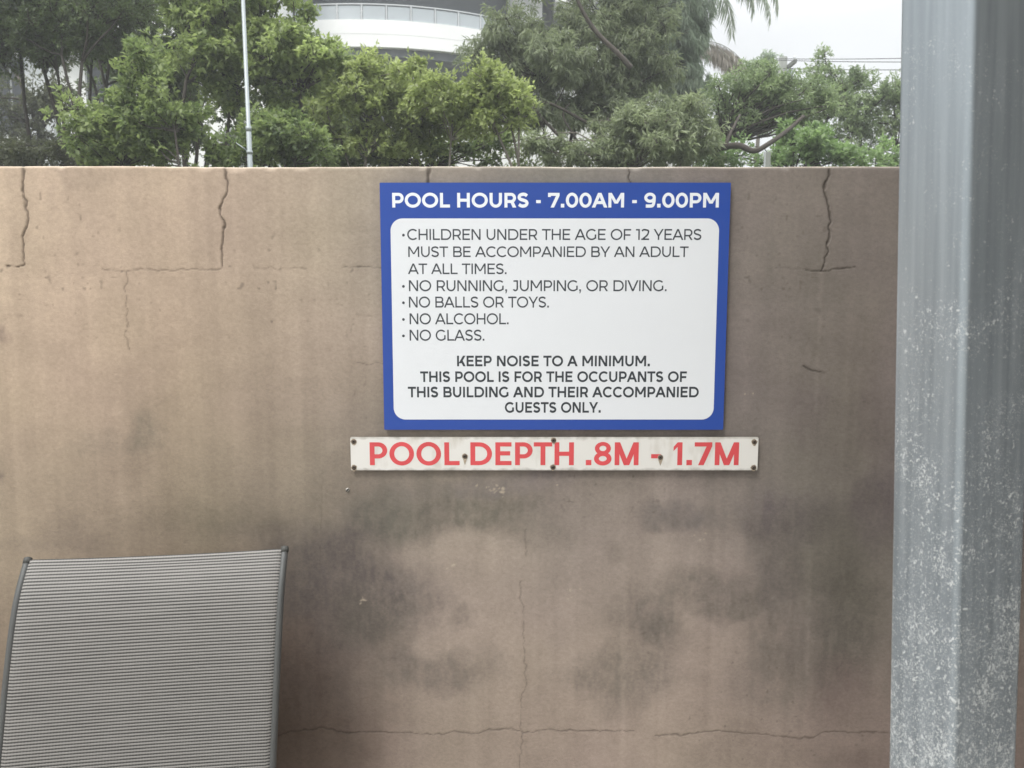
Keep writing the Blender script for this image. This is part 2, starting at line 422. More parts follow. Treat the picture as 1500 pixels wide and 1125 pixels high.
def glyph(ch, w, k=1.0, arial=False):
    """polygons and (left bearing, ink width, right bearing)"""
    h = w * .92; S_, O_, D_ = .105, .05, -.015
    if arial: S_, O_, D_ = .10, .06, .01
    def bowl(y0, y1, x1):
        ry = (y1-y0)/2; rx = min(ry*1.05, x1-w)
        return rc(w*.9, y0, x1-rx, y0+h) + rc(w*.9, y1-h, x1-rx, y1) + arc(x1-rx, (y0+y1)/2, rx, ry, -90, 90, w, h)
    if ch == ' ': return [], (0, .44 if not arial else .36, 0)
    if ch in '-': W = .34 if not arial else .40; return rc(0, .30, W, .30+h), (.10, W, .10)
    if ch == '.': q = w*1.15; return rc(0, 0, q, q), (.08, q, .08)
    if ch == ',': q = w*1.15; return rc(0, 0, q, q) + [[(q*.35,.0),(q,.0),(q*.55,-.2),(q*.1,-.2)]], (.08, q, .08)
    if ch == '*': r = w*.62; return arc(r, .43, r, r, 0, 360, r*.98, r*.98), (0, 2*r, .12)
    if ch == 'I': return rc(0, 0, w, 1), (S_, w, S_)
    if ch == 'A':
        W = (.98 if not arial else .99)*k + w*.25; d = w*1.13
        return di(0,0,W/2-d/2,1,d) + di(W-d,0,W/2-d/2,1,d) + rc(W*.2,.235,W*.8,.235+h), (D_, W, D_)
    if ch == 'B':
        W = .78*k + w*.2; return rc(0,0,w,1) + bowl(.5-h/2,1,W*.94) + bowl(0,.5+h/2,W), (S_, W, O_)
    if ch == 'C':
        W = 1.02*k + w*.1; a = 44
        return arc(W/2,.5,W/2,.515,a,360-a,w,h,30), (O_, W*.88, .05)
    if ch == 'D': W = .92*k + w*.1; return rc(0,0,w,1) + bowl(0,1,W), (S_, W, O_)
    if ch == 'E': W = .66*k + w*.2; return rc(0,0,w,1) + rc(w,0,W,h) + rc(w,1-h,W,1) + rc(w,.5-h*.4,W*.92,.5+h*.6), (S_, W, .07)
    if ch == 'F': W = .64*k + w*.2; return rc(0,0,w,1) + rc(w,1-h,W,1) + rc(w,.44-h*.4,W*.92,.44+h*.6), (S_, W, .05)
    if ch == 'G':
        W = 1.02*k + w*.1; x1 = W*.90
        return arc(W/2,.5,W/2,.515,44,318,w,h,30) + rc(x1-w,.12,x1,.50) + (rc(x1-w*2.2,.5-h,x1,.5) if arial else []), (O_, W*.90, .10)
    if ch == 'H': W = .80*k + w*.2; return rc(0,0,w,1) + rc(W-w,0,W,1) + rc(w,.5-h/2,W-w,.5+h/2), (S_, W, S_)
    if ch == 'J':
        W = .52*k + w*.2; r = .27
        return rc(W-w,r,W,1) + rc(W*.25,1-h,W-w,1) + arc(W-r,r,r,r+.012,205,360,w,h), (.02, W, S_)
    if ch == 'K':
        W = .80*k + w*.2; d = w*1.25
        return rc(0,0,w,1) + di(w*.8,.28,W-d-.02,1,d) + di(W-d,0,W*.36,.56,d), (S_, W, .01)
    if ch == 'L': W = .62*k + w*.2; return rc(0,0,w,1) + rc(w,0,W,h), (S_, W, .03)
    if ch == 'M':
        W = .98*k + w*.3; d = w*1.1; yb = 0.0 if arial else .27
        return rc(0,0,w,1) + rc(W-w,0,W,1) + di(W/2-d/2,yb,0,1,d) + di(W/2-d/2,yb,W-d,1,d), (S_, W, S_)
    if ch == 'N': W = .80*k + w*.2; d = w*1.2; return rc(0,0,w,1) + rc(W-w,0,W,1) + di(W-d,0,0,1,d), (S_, W, S_)
    if ch == 'O': W = 1.05*k + w*.1; return arc(W/2,.5,W/2,.515,0,360,w,h,36), (O_, W, O_)
    if ch == 'P': W = .72*k + w*.2; return rc(0,0,w,1) + bowl(.34-h/4,1,W), (S_, W, .05)
    if ch == 'R':
        W = .74*k + w*.2; d = w*1.2
        return rc(0,0,w,1) + bowl(.36-h/4,1,W*.98) + di(W-d+.01,0,W*.48,.38,d), (S_, W, .05)
    if ch == 'S':
        W = .70*k + w*.2; i = w/2; u = lambda x, y: (i + x*(W-w), i*.85 + y*(1-w*.85))
        return stroke(cat([u(.98,.86),u(.80,.96),u(.5,1.0),u(.14,.92),u(.02,.74),u(.16,.59),u(.5,.51),u(.86,.41),u(.99,.25),u(.84,.07),u(.5,.0),u(.2,.05),u(0,.15)]), w), (.06, W, .06)
    if ch == 'T': W = .78*k + w*.1; return rc(0,1-h,W,1) + rc(W/2-w/2,0,W/2+w/2,1-h), (.02, W, .02)
    if ch == 'U': W = .78*k + w*.2; r = W/2; return rc(0,.42,w,1) + rc(W-w,.42,W,1) + arc(r,.42,r,.432,180,360,w,h), (S_*.95, W, S_*.95)
    if ch == 'V': W = .97*k + w*.25; d = w*1.13; return di(W/2-d/2,0,0,1,d) + di(W/2-d/2,0,W-d,1,d), (D_, W, D_)
    if ch == 'Y': W = .88*k + w*.25; d = w*1.15; return di(W/2-d/2,.36,0,1,d) + di(W/2-d/2,.36,W-d,1,d) + rc(W/2-w/2,0,W/2+w/2,.42), (.0, W, .0)
    if ch == '0': W = .78*k + w*.2; return arc(W/2,.5,W/2,.515,0,360,w,h,32), (O_, W, O_)
    if ch == '1':
        W = .30*k + w*.4
        if arial: return rc(W-w,0,W,1) + [[(0,.62),(0,.80),(W-w,1),(W-w,.80)]], (.10, W, .12)
        return rc(W-w,0,W,1) + rc(0,1-h,W-w,1), (.04, W, .13)
    if ch == '2':
        W = .68*k + w*.2; i = w/2
        return stroke(cat([(i*.9,.82),(W*.25,.94-i*.2),(W*.52,1-i*.95),(W-i*1.3,.85),(W-i*1.15,.66),(W*.72,.42),(W*.12+i,h*.75)]), w) + rc(0,0,W,h), (.05, W, .05)
    if ch == '7':
        W = .72*k + w*.2; d = w*1.15
        return rc(0,1-h,W,1) + ([] if arial else rc(0,.72,w*.9,1-h)) + di(W*.22,0,W-d*1.02,1-h,d), (.04, W, .04)
    if ch == '8':
        W = .72*k + w*.2
        return arc(W/2,.755-h*.12,W*.46,.26+h*.12,0,360,w*.95,h*.9,26) + arc(W/2,.285,W/2,.30,0,360,w,h,28), (.05, W, .05)
    if ch == '9':
        W = .72*k + w*.2; i = w/2
        return arc(W/2,.67,W/2,.345,0,360,w,h,28) + stroke(cat([(W-i,.64),(W-i*1.15,.40),(W*.74,.14),(W*.42,i*.9),(W*.14,.07+i*.3)]), w), (.05, W, .05)
    raise ValueError(ch)

def text_polys(s, w, k=1.0, arial=False, kern=0.0):
    x = 0; out = []; first = True
    for ch in s:
        ps, (lb, W, rb) = glyph(ch, w, k, arial)
        if first and ch != ' ': lb = 0
        first = False
        off = x + lb - (0.0)
        out.append([[(p[0]+off, p[1]) for p in q] for q in ps]); x = off + W + rb + kern
        end = off + W
    return out, end

def text_mesh(mb, s, x0, x1, zb, ztop_, y, w, k=1.0, arial=False, kern=0.0):
    """lays s between x0 and x1, baseline zb, cap height up to ztop_ on the plane y"""
    gl, L = text_polys(s, w, k, arial, kern)
    sx = (x1 - x0) / L; sz = ztop_ - zb
    for g_ in gl:
        for i, q in enumerate(g_):
            vs_ = [(x0 + p[0]*sx, y - i*1.5e-6, zb + p[1]*sz) for p in q]
            ar = sum(vs_[j][0]*vs_[(j+1)%4][2] - vs_[(j+1)%4][0]*vs_[j][2] for j in range(4))
            if ar < 0: vs_.reverse()
            mb.add(vs_, [(0,1,2,3)])

def rrect(x0, z0, x1, z1, r, n=10):
    o = []
    for cx, cz_, a0 in ((x1-r,z0+r,-90),(x1-r,z1-r,0),(x0+r,z1-r,90),(x0+r,z0+r,180)):
        for i in range(n+1):
            a = R(a0 + 90*i/n); o.append((cx+r*math.cos(a), cz_+r*math.sin(a)))
    return o
def plate(mb, outline, y0, y1):
    n = len(outline); f_ = [(x, y0, z) for x, z in outline]; bk = [(x, y1, z) for x, z in outline]
    mb.add(f_ + bk, [tuple(range(n)), tuple(reversed(range(n, 2*n)))] + [(i, i+n, (i+1)%n+n, (i+1)%n) for i in range(n)])

M_blue = mat('blue_sign_print', srgb(36, 72, 156), .38, var=.04, vscale=3)
M_signwhite = mat('white_sign_print', (.74, .76, .785), .42, var=.015, vscale=4)
M_ink = mat('charcoal_ink', srgb(58, 62, 68), .5)
M_inkbold = mat('dark_ink', srgb(50, 55, 60), .5)
M_headwhite = mat('white_letter', (.80, .83, .87), .45)

# --- pool rules sign
yb = YW - .0065          # back of the board just off the undulating render
yfr = yb - .004          # front face of the blue board
Wp = lambda px, py, y=YW - .0105: P(px, py, y)
sx0 = (Wp(556,268).x + Wp(563,630).x)/2; sx1 = (Wp(1072,267).x + Wp(1058,629).x)/2
sz1 = (Wp(556,268).z + Wp(1072,267).z)/2; sz0 = (Wp(563,630).z + Wp(1058,629).z)/2
so = empty('pool_rules_sign', ((sx0+sx1)/2, yb, sz0)); so_m = Matrix.Translation(-Vector(so.location))
tag(so, 'blue and white board of pool hours and rules, screwed flat to the brown wall', 'sign')
def child(mb, name, m, par, smooth=False):
    o = mb.build(name, m, par, smooth); o.data.transform(Matrix.Translation(-par.matrix_basis.translation)); return o
mb = MB(); plate(mb, rrect(sx0, sz0, sx1, sz1, .0015, 3), yfr, yb); child(mb, 'board', M_blue, so)
ix0 = (Wp(572,340).x + Wp(577,600).x)/2; ix1 = (Wp(1054.5,340).x + Wp(1044,600).x)/2
iz1 = Wp(812,320).z; iz0 = Wp(812,614.5).z
mb = MB(); plate(mb, rrect(ix0, iz0, ix1, iz1, .024, 12), yfr - .0003, yfr - .00005); child(mb, 'white_panel', M_signwhite, so)
yt = yfr - .00045
def line(mb, s, a, b, top, base, w, k=1.0, y=yt, arial=False, kern=0.0):
    cen = 812
    zt, zb_ = Wp(cen, top).z, Wp(cen, base).z; my = (top+base)/2
    text_mesh(mb, s, Wp(a, my).x, Wp(b, my).x, zb_, zt, y, w, k, arial, kern)
mb = MB(); line(mb, 'POOL HOURS - 7.00AM - 9.00PM', 574.5, 1053, 282.5, 304.0, .225, k=1.12, kern=-.02, y=yfr - .0002)
child(mb, 'heading', M_headwhite, so)
rules = [('CHILDREN UNDER THE AGE OF 12 YEARS',596.5,1027.5,335.5,351.5),('MUST BE ACCOMPANIED BY AN ADULT',598,1008.5,361,376.5),('AT ALL TIMES.',597.5,742,386,401.5),
         ('NO RUNNING, JUMPING, OR DIVING.',599,976.5,410.5,426.5),('NO BALLS OR TOYS.',599,804,434.5,450.5),('NO ALCOHOL.',600,745,459,475),('NO GLASS.',600,709.5,483,499)]
for i, (s, a, b, tp, bs) in enumerate(rules):
    mb = MB(); line(mb, s, a, b, tp, bs, .150, k=1.12, kern=-.02)
    if i in (0, 3, 4, 5, 6):
        c0 = Wp(591, (tp+bs)/2 + 1)
        mb.add([(c0.x + .0028*math.cos(R(30*q)), yt, c0.z + .0028*math.sin(R(30*q))) for q in range(12)], [tuple(range(12))])
    child(mb, 'rule_line', M_ink, so)
for (s, a, b, tp, bs) in [('KEEP NOISE TO A MINIMUM.',669.5,952,521,536.5),('THIS POOL IS FOR THE OCCUPANTS OF',615.5,1006,544,559.5),
                          ('THIS BUILDING AND THEIR ACCOMPANIED',597.5,1023.5,566.5,582),('GUESTS ONLY.',739.5,880,589,604.5)]:
    mb = MB(); line(mb, s, a, b, tp, bs, .21, k=1.10, kern=-.02); child(mb, 'notice_line', M_inkbold, so)

# --- pool depth sign
dx0, dx1 = Wp(513.5,664).x, Wp(1110.5,665).x; dz1, dz0 = Wp(812,640.5).z, Wp(812,689).z
do = empty('pool_depth_sign', ((dx0+dx1)/2, yb, dz0))
tag(do, 'long white pool depth plate with red lettering and rusty screws, below the blue board', 'sign')
Mp = bpy.data.materials.new('aged_white_plate'); Mp.use_nodes = True
t = Mp.node_tree; b = t.nodes['Principled BSDF']; b.inputs['Roughness'].default_value = .4
c = N(t, 'ShaderNodeTexCoord'); n1 = N(t, 'ShaderNodeTexNoise'); n1.inputs['Scale'].default_value = 14; n1.inputs['Detail'].default_value = 8
mpn = N(t, 'ShaderNodeMapping'); mpn.inputs['Scale'].default_value = (1.6, 1, .7)
t.links.new(c.outputs['Object'], mpn.inputs[0]); t.links.new(mpn.outputs[0], n1.inputs['Vector'])
r1 = N(t, 'ShaderNodeValToRGB'); r1.color_ramp.elements[0].position = .24; r1.color_ramp.elements[1].position = .44
r1.color_ramp.elements[0].color = (.52, .48, .41, 1); r1.color_ramp.elements[1].color = (.73, .71, .67, 1)
t.links.new(n1.outputs[0], r1.inputs[0])
# grime gathered along the top and bottom edges of the plate
sp = N(t, 'ShaderNodeSeparateXYZ'); t.links.new(c.outputs['Object'], sp.inputs[0])
hh = (dz1 - dz0)
m1 = N(t, 'ShaderNodeMath', operation='SUBTRACT'); m1.inputs[1].default_value = hh/2; t.links.new(sp.outputs['Z'], m1.inputs[0])
m2 = N(t, 'ShaderNodeMath', operation='ABSOLUTE'); t.links.new(m1.outputs[0], m2.inputs[0])
n2 = N(t, 'ShaderNodeTexNoise'); n2.inputs['Scale'].default_value = 45; n2.inputs['Detail'].default_value = 5; t.links.new(c.outputs['Object'], n2.inputs['Vector'])
m3 = N(t, 'ShaderNodeMath', operation='MULTIPLY_ADD'); m3.inputs[1].default_value = .018; t.links.new(n2.outputs[0], m3.inputs[0]); t.links.new(m2.outputs[0], m3.inputs[2])
r2 = N(t, 'ShaderNodeMapRange'); r2.inputs['From Min'].default_value = hh/2 + .004; r2.inputs['From Max'].default_value = hh/2 + .012
r2.inputs['To Min'].default_value = 0; r2.inputs['To Max'].default_value = .75; t.links.new(m3.outputs[0], r2.inputs['Value'])
mixg = N(t, 'ShaderNodeMix', data_type='RGBA'); mixg.inputs[7].default_value = (.26, .23, .19, 1)
t.links.new(r2.outputs[0], mixg.inputs[0]); t.links.new(r1.outputs[0], mixg.inputs[6]); t.links.new(mixg.outputs[2], b.inputs['Base Color'])
mb = MB(); plate(mb, rrect(dx0, dz0, dx1, dz1, .002, 3), yfr + .001, yb); child(mb, 'plate', Mp, do)
M_red = mat('faded_red_letter', srgb(212, 78, 82), .45, var=.10, vscale=18)
gl_, L_ = text_polys('POOL DEPTH .8M - 1.7M', .198, .94, True, -.025)
xa_, xb_ = Wp(541.5, 665).x, Wp(1082.5, 665).x; zt_, zb_ = Wp(812, 648).z, Wp(812, 681.5).z
mb = MB()
for ch_, g_ in list(zip('POOL DEPTH .8M - 1.7M', gl_)) + [(' ', [])]:
    if ch_ == ' ':
        if mb.v: child(mb, 'word', M_red, do)
        mb = MB(); continue
    for i, q in enumerate(g_):
        vs_ = [(xa_ + p[0]*(xb_-xa_)/L_, yfr + .0007 - i*1.5e-6, zb_ + p[1]*(zt_-zb_)) for p in q]
        if sum(vs_[j][0]*vs_[(j+1)%4][2] - vs_[(j+1)%4][0]*vs_[j][2] for j in range(4)) < 0: vs_.reverse()
        mb.add(vs_, [(0,1,2,3)])
M_rust = mat('rust_stain', (.40, .33, .25), .8, var=.3, vscale=200)
for i, (px, py) in enumerate([(518,647),(518.5,685),(1105,647.5),(1104,685),(811,645),(810,684.5),(681,668.5),(967.5,670)]):
    c0 = Wp(px, py); r = .0048; yy0 = yfr + .0007
    mb = MB(); n = 16
    # domed head: rings
    prof_ = [(r, 0), (r*.95, .0012), (r*.6, .0021), (r*.42, .0023), (r*.36, .0010)]
    vs_ = [(c0.x + a*math.cos(2*PI*q/n), yy0 - h_, c0.z + a*math.sin(2*PI*q/n)) for a, h_ in prof_ for q in range(n)]
    fs_ = [(j*n+q, j*n+(q+1)%n, (j+1)*n+(q+1)%n, (j+1)*n+q) for j in range(len(prof_)-1) for q in range(n)] + [tuple(4*n+q for q in range(n))]
    mb.add(vs_, fs_); sc = child(mb, 'screw', M_screw, do, True)
    mb = MB(); mb.add([(c0.x + r*.34*math.cos(2*PI*q/8), yy0 - .0014, c0.z + r*.34*math.sin(2*PI*q/8)) for q in range(8)], [tuple(range(8))])
    rcs = mb.build('recess', M_pit, sc); rcs.data.transform(Matrix.Translation(-do.location))
    mb = MB(); L_ = .012 if i in (6, 7) else .002      # grime and rust bled round and below the head, a thin irregular film
    rq = random.Random(i); q_ = []
    for q in range(20):
        an = 2*PI*q/20; rr_ = r*rq.uniform(1.12, 1.42); dz_ = L_*max(0, -math.sin(an))**9
        q_.append((c0.x + rr_*math.cos(an), yy0 - .0002, c0.z + rr_*math.sin(an) - dz_))
    mb.add(q_, [tuple(range(20))]); child(mb, 'rust_ring', M_rust, do)

# --- the old screw left in the wall
mb = MB(); c0 = P(509.5, 717, YW); n = 14
prof_ = [(.0042, -.003), (.0042, .002), (.0036, .0035), (.002, .0042)]
mb.add([(c0.x + a*math.cos(2*PI*q/n), YW - h_, c0.z + a*math.sin(2*PI*q/n)) for a, h_ in prof_ for q in range(n)],
       [(j*n+q, j*n+(q+1)%n, (j+1)*n+(q+1)%n, (j+1)*n+q) for j in range(3) for q in range(n)] + [tuple(3*n+q for q in range(n))])
so_ = empty('wall_screw', (c0.x, YW, c0.z)); tag(so_, 'old grey screw head left in the wall below the depth plate', 'screw')
child(mb, 'screw_head', M_screw_grey, so_, True)
mb = MB(); d_ = Vector((.0026, 0, .0030)); p_ = Vector((.0007, 0, -.0006)); ctr = Vector((c0.x, YW - .00435, c0.z))
mb.add([ctr-d_-p_, ctr-d_+p_, ctr+d_+p_, ctr+d_-p_], [(0,1,2,3)]); child(mb, 'slot', M_pit, so_)

# ------------------------------------------------------------------ galvanised post in the foreground
Mg = bpy.data.materials.new('galvanised_steel'); Mg.use_nodes = True
t = Mg.node_tree; b = t.nodes['Principled BSDF']
c = N(t, 'ShaderNodeTexCoord')
mpn = N(t, 'ShaderNodeMapping'); mpn.inputs['Scale'].default_value = (1, 1, .035); t.links.new(c.outputs['Object'], mpn.inputs[0])
n1 = N(t, 'ShaderNodeTexNoise'); n1.inputs['Scale'].default_value = 110; n1.inputs['Detail'].default_value = 5; t.links.new(mpn.outputs[0], n1.inputs['Vector'])
r1 = N(t, 'ShaderNodeValToRGB'); r1.color_ramp.elements[0].position = .32; r1.color_ramp.elements[1].position = .68
r1.color_ramp.elements[0].color = (.27, .305, .33, 1); r1.color_ramp.elements[1].color = (.36, .40, .43, 1); t.links.new(n1.outputs[0], r1.inputs[0])
# pale mineral spots, thicker towards the foot of the post where the pool splashes
sp = N(t, 'ShaderNodeSeparateXYZ'); t.links.new(c.outputs['Object'], sp.inputs[0])
hr = N(t, 'ShaderNodeMapRange'); hr.inputs['From Min'].default_value = .90; hr.inputs['From Max'].default_value = 1.85
hr.inputs['To Min'].default_value = 0.0; hr.inputs['To Max'].default_value = 1.0; t.links.new(sp.outputs['Z'], hr.inputs['Value'])
def spots(scale, lo, hi, stretch):
    m_ = N(t, 'ShaderNodeMapping'); m_.inputs['Scale'].default_value = stretch; t.links.new(c.outputs['Object'], m_.inputs[0])
    dist = N(t, 'ShaderNodeTexNoise'); dist.inputs['Scale'].default_value = scale*.8; t.links.new(m_.outputs[0], dist.inputs['Vector'])
    ad = N(t, 'ShaderNodeMix', data_type='RGBA', blend_type='LINEAR_LIGHT'); ad.inputs[0].default_value = .006
    t.links.new(m_.outputs[0], ad.inputs[6]); t.links.new(dist.outputs['Color'], ad.inputs[7])
    vo = N(t, 'ShaderNodeTexVoronoi'); vo.inputs['Scale'].default_value = scale; t.links.new(ad.outputs[2], vo.inputs['Vector'])
    sc = N(t, 'ShaderNodeSeparateColor'); t.links.new(vo.outputs['Color'], sc.inputs[0])
    rad = N(t, 'ShaderNodeMapRange'); rad.inputs['From Min'].default_value = lo; rad.inputs['From Max'].default_value = 1.0
    rad.inputs['To Min'].default_value = 0.0; rad.inputs['To Max'].default_value = hi
    cn = N(t, 'ShaderNodeTexNoise'); cn.inputs['Scale'].default_value = 22; cn.inputs['Detail'].default_value = 3; t.links.new(c.outputs['Object'], cn.inputs['Vector'])
    th = N(t, 'ShaderNodeMath', operation='MULTIPLY_ADD'); th.inputs[1].default_value = .80; t.links.new(hr.outputs[0], th.inputs[0])
    iv = N(t, 'ShaderNodeMath', operation='SUBTRACT'); iv.inputs[0].default_value = .36; t.links.new(cn.outputs[0], iv.inputs[1]); t.links.new(iv.outputs[0], th.inputs[2])
    sb = N(t, 'ShaderNodeMath', operation='SUBTRACT'); t.links.new(sc.outputs[0], sb.inputs[0]); t.links.new(th.outputs[0], sb.inputs[1])
    t.links.new(sb.outputs[0], rad.inputs['Value'])
    df = N(t, 'ShaderNodeMath', operation='SUBTRACT'); t.links.new(rad.outputs[0], df.inputs[0]); t.links.new(vo.outputs['Distance'], df.inputs[1])
    sm = N(t, 'ShaderNodeMapRange'); sm.inputs['From Min'].default_value = -.02; sm.inputs['From Max'].default_value = .14; t.links.new(df.outputs[0], sm.inputs['Value'])
    return sm
s1 = spots(320, .18, .60, (1, 1, .75)); s2 = spots(560, .05, .60, (1, 1, .8))
mxs = N(t, 'ShaderNodeMath', operation='MAXIMUM'); t.links.new(s1.outputs[0], mxs.inputs[0]); t.links.new(s2.outputs[0], mxs.inputs[1])
amt = N(t, 'ShaderNodeMath', operation='MULTIPLY'); amt.inputs[1].default_value = .8; t.links.new(mxs.outputs[0], amt.inputs[0])
mixs = N(t, 'ShaderNodeMix', data_type='RGBA'); mixs.inputs[7].default_value = (.62, .64, .635, 1)
t.links.new(amt.outputs[0], mixs.inputs[0]); t.links.new(r1.outputs[0], mixs.inputs[6]); t.links.new(mixs.outputs[2], b.inputs['Base Color'])
met = N(t, 'ShaderNodeMapRange'); met.inputs['To Min'].default_value = .55; met.inputs['To Max'].default_value = 0.0; t.links.new(amt.outputs[0], met.inputs['Value'])
t.links.new(met.outputs[0], b.inputs['Metallic'])
b.inputs['Roughness'].default_value = .42
bp = N(t, 'ShaderNodeBump'); bp.inputs['Strength'].default_value = .10; bp.inputs['Distance'].default_value = .0004; t.links.new(n1.outputs[0], bp.inputs['Height']); t.links.new(bp.outputs[0], b.inputs['Normal'])

po = empty('steel_post', (0, 0, 0))
tag(po, 'galvanised square steel post spotted with pale deposits, standing before the wall', 'post')
HS = .0375; RC = .0062; POST_Y = .675
prf = rrect(-HS, -HS, HS, HS, RC, 6)
mb = MB(); hts = [.012, 2.7]
n = len(prf)
mb.add([(x, z, h_) for h_ in hts for x, z in prf], [(i, (i+1) % n, n + (i+1) % n, n + i) for i in range(n)])
tube_o = mb.build('shaft', Mg, po, True)
mb = MB(); q = rrect(-.075, -.075, .075, .075, .006, 3)
mb.add([(x, z, h_) for h_ in (.004, .012) for x, z in q], [tuple(range(len(q), 2*len(q)))] + [(i, (i+1) % len(q), len(q)+(i+1) % len(q), len(q)+i) for i in range(len(q))])
mb.build('base_plate', Mg, po)
mb = MB(); q = rrect(-.0395, -.0395, .0395, .0395, .009, 4)
mb.add([(x, z, h_) for h_ in (2.7, 2.706) for x, z in q], [tuple(reversed(range(len(q)))), tuple(range(len(q), 2*len(q)))] + [(i, (i+1) % len(q), len(q)+(i+1) % len(q), len(q)+i) for i in range(len(q))])
mb.build('cap', Mg, po)
pc = P(1406, 562, POST_Y)
POST_LEAN = R(2.3)
po.rotation_euler = (0, -POST_LEAN, R(15))
po.rotation_mode = 'ZYX'
po.rotation_euler = (0, 0, R(15)); 
Mrot = Matrix.Rotation(-POST_LEAN, 4, 'Y') @ Matrix.Rotation(R(17), 4, 'Z')
base = Vector((pc.x, POST_Y, 0)) + Vector((math.tan(POST_LEAN) * (pc.z), 0, 0))
po.rotation_mode = 'XYZ'
po.matrix_world = Matrix.Translation(base) @ Mrot

# unseen roof and wall, added to shade the post and the right-hand side
rf = empty('added_shade_roof', (base.x, POST_Y, 2.7)); tag(rf, 'unseen flat roof above the galvanised post, added to shade the right-hand side', 'roof')
M_roofw = mat('added_roof_grey', (.42, .42, .40), .8, var=.1)
mb = MB(); mb.box(-.12, -5.0, .15, 3.2, .32, .20); mb.build('added_roof_sheet', M_roofw, rf)
mb = MB(); mb.box(-.045, -5.0, .008, .045, .30, .149); mb.build('added_roof_beam', Mg, rf)
hw = empty('added_shade_wall', (3.55, -2.0, 0)); tag(hw, 'unseen brown wall under the added roof, put in to darken the right-hand side', 'wall')
mb = MB(); mb.box(0, -6.5, 0, .25, 3.5, 3.4); mb.build('added_wall_body', mat('added_wall_brown', (.20, .17, .145), .85, var=.12, vscale=1.5), hw)
mb = MB(); mb.box(-.03, -3.2, .004, -.002, -.6, 2.1); mb.build('added_wall_door', M_glass_dark, hw)

# ------------------------------------------------------------------ sling chair
ch = empty('sling_chair', (0, 0, 0))
tag(ch, 'grey striped sling chair with its tall back leaning near the wall', 'chair')
M_rail = mat('grey_chair_metal', (.105, .107, .104), .5, metal=.3, var=.08, vscale=20)
M_cap = mat('dark_plastic', (.06, .06, .055), .6)
Ms = bpy.data.materials.new('striped_sling'); Ms.use_nodes = True
t = Ms.node_tree; b = t.nodes['Principled BSDF']; b.inputs['Roughness'].default_value = .6; b.inputs['Specular IOR Level'].default_value = .3
uv = N(t, 'ShaderNodeUVMap'); sp = N(t, 'ShaderNodeSeparateXYZ'); t.links.new(uv.outputs[0], sp.inputs[0])   # uv in metres
def wave(sock, period, ph=0.0):
    m1 = N(t, 'ShaderNodeMath', operation='MULTIPLY_ADD'); m1.inputs[1].default_value = 2*PI/period; m1.inputs[2].default_value = ph; t.links.new(sock, m1.inputs[0])
    m2 = N(t, 'ShaderNodeMath', operation='SINE'); t.links.new(m1.outputs[0], m2.inputs[0]); return m2.outputs[0]
nn = N(t, 'ShaderNodeTexNoise'); nn.inputs['Scale'].default_value = 60; nn.inputs['Detail'].default_value = 4
mm = N(t, 'ShaderNodeMapping'); mm.inputs['Scale'].default_value = (.12, 1, 1); t.links.new(uv.outputs[0], mm.inputs[0]); t.links.new(mm.outputs[0], nn.inputs['Vector'])
wv = wave(sp.outputs['Y'], .0058); wu = wave(sp.outputs['X'], .0049)
ad = N(t, 'ShaderNodeMath', operation='MULTIPLY_ADD'); ad.inputs[1].default_value = .18; t.links.new(wu, ad.inputs[0]); t.links.new(wv, ad.inputs[2])
ad2 = N(t, 'ShaderNodeMath', operation='MULTIPLY_ADD'); ad2.inputs[1].default_value = .9; t.links.new(nn.outputs[0], ad2.inputs[0]); t.links.new(ad.outputs[0], ad2.inputs[2])
mr = N(t, 'ShaderNodeMapRange'); mr.inputs['From Min'].default_value = -.75; mr.inputs['From Max'].default_value = 1.45; t.links.new(ad2.outputs[0], mr.inputs['Value'])
rp = N(t, 'ShaderNodeValToRGB'); rp.color_ramp.elements[0].position = .22; rp.color_ramp.elements[1].position = .70
rp.color_ramp.elements[0].color = (.052, .050, .048, 1); rp.color_ramp.elements[1].color = (.275, .262, .245, 1); t.links.new(mr.outputs[0], rp.inputs[0])
t.links.new(rp.outputs[0], b.inputs['Base Color'])
bp = N(t, 'ShaderNodeBump'); bp.inputs['Strength'].default_value = .5; bp.inputs['Distance'].default_value = .0008; t.links.new(mr.outputs[0], bp.inputs['Height']); t.links.new(bp.outputs[0], b.inputs['Normal'])

pr = cat([(-.52,.40),(-.49,.425),(-.40,.425),(-.2,.385),(-.03,.355),(.035,.40),(.058,.52),(.078,.66),(.098,.80),(.122,.90),(.158,.965)], 8)
HW = .2300
shear = lambda z, u=0: -(.055 + (.04 if u < 0 else 0) * -min(u, 0)) * max(0, .965 - max(z, .45))
for s_ in (-1, 1):
    mb = MB(); mb.tube([(s_*HW + shear(z, s_), y, z) for y, z in pr], .0068, 12, 1.0); mb.build('side_rail', M_rail, ch, True)
    y, z = pr[-1]; y0, z0 = pr[-4]; d_ = Vector((0, y-y0, z-z0)).normalized()
    mb = MB(); e = Vector((s_*HW, y, z)); mb.tube([e - d_*.006, e + d_*.001, e + d_*.005, e + d_*.0065], [.0076, .0076, .0068, .003], 12); mb.build('end_cap', M_cap, ch, True)
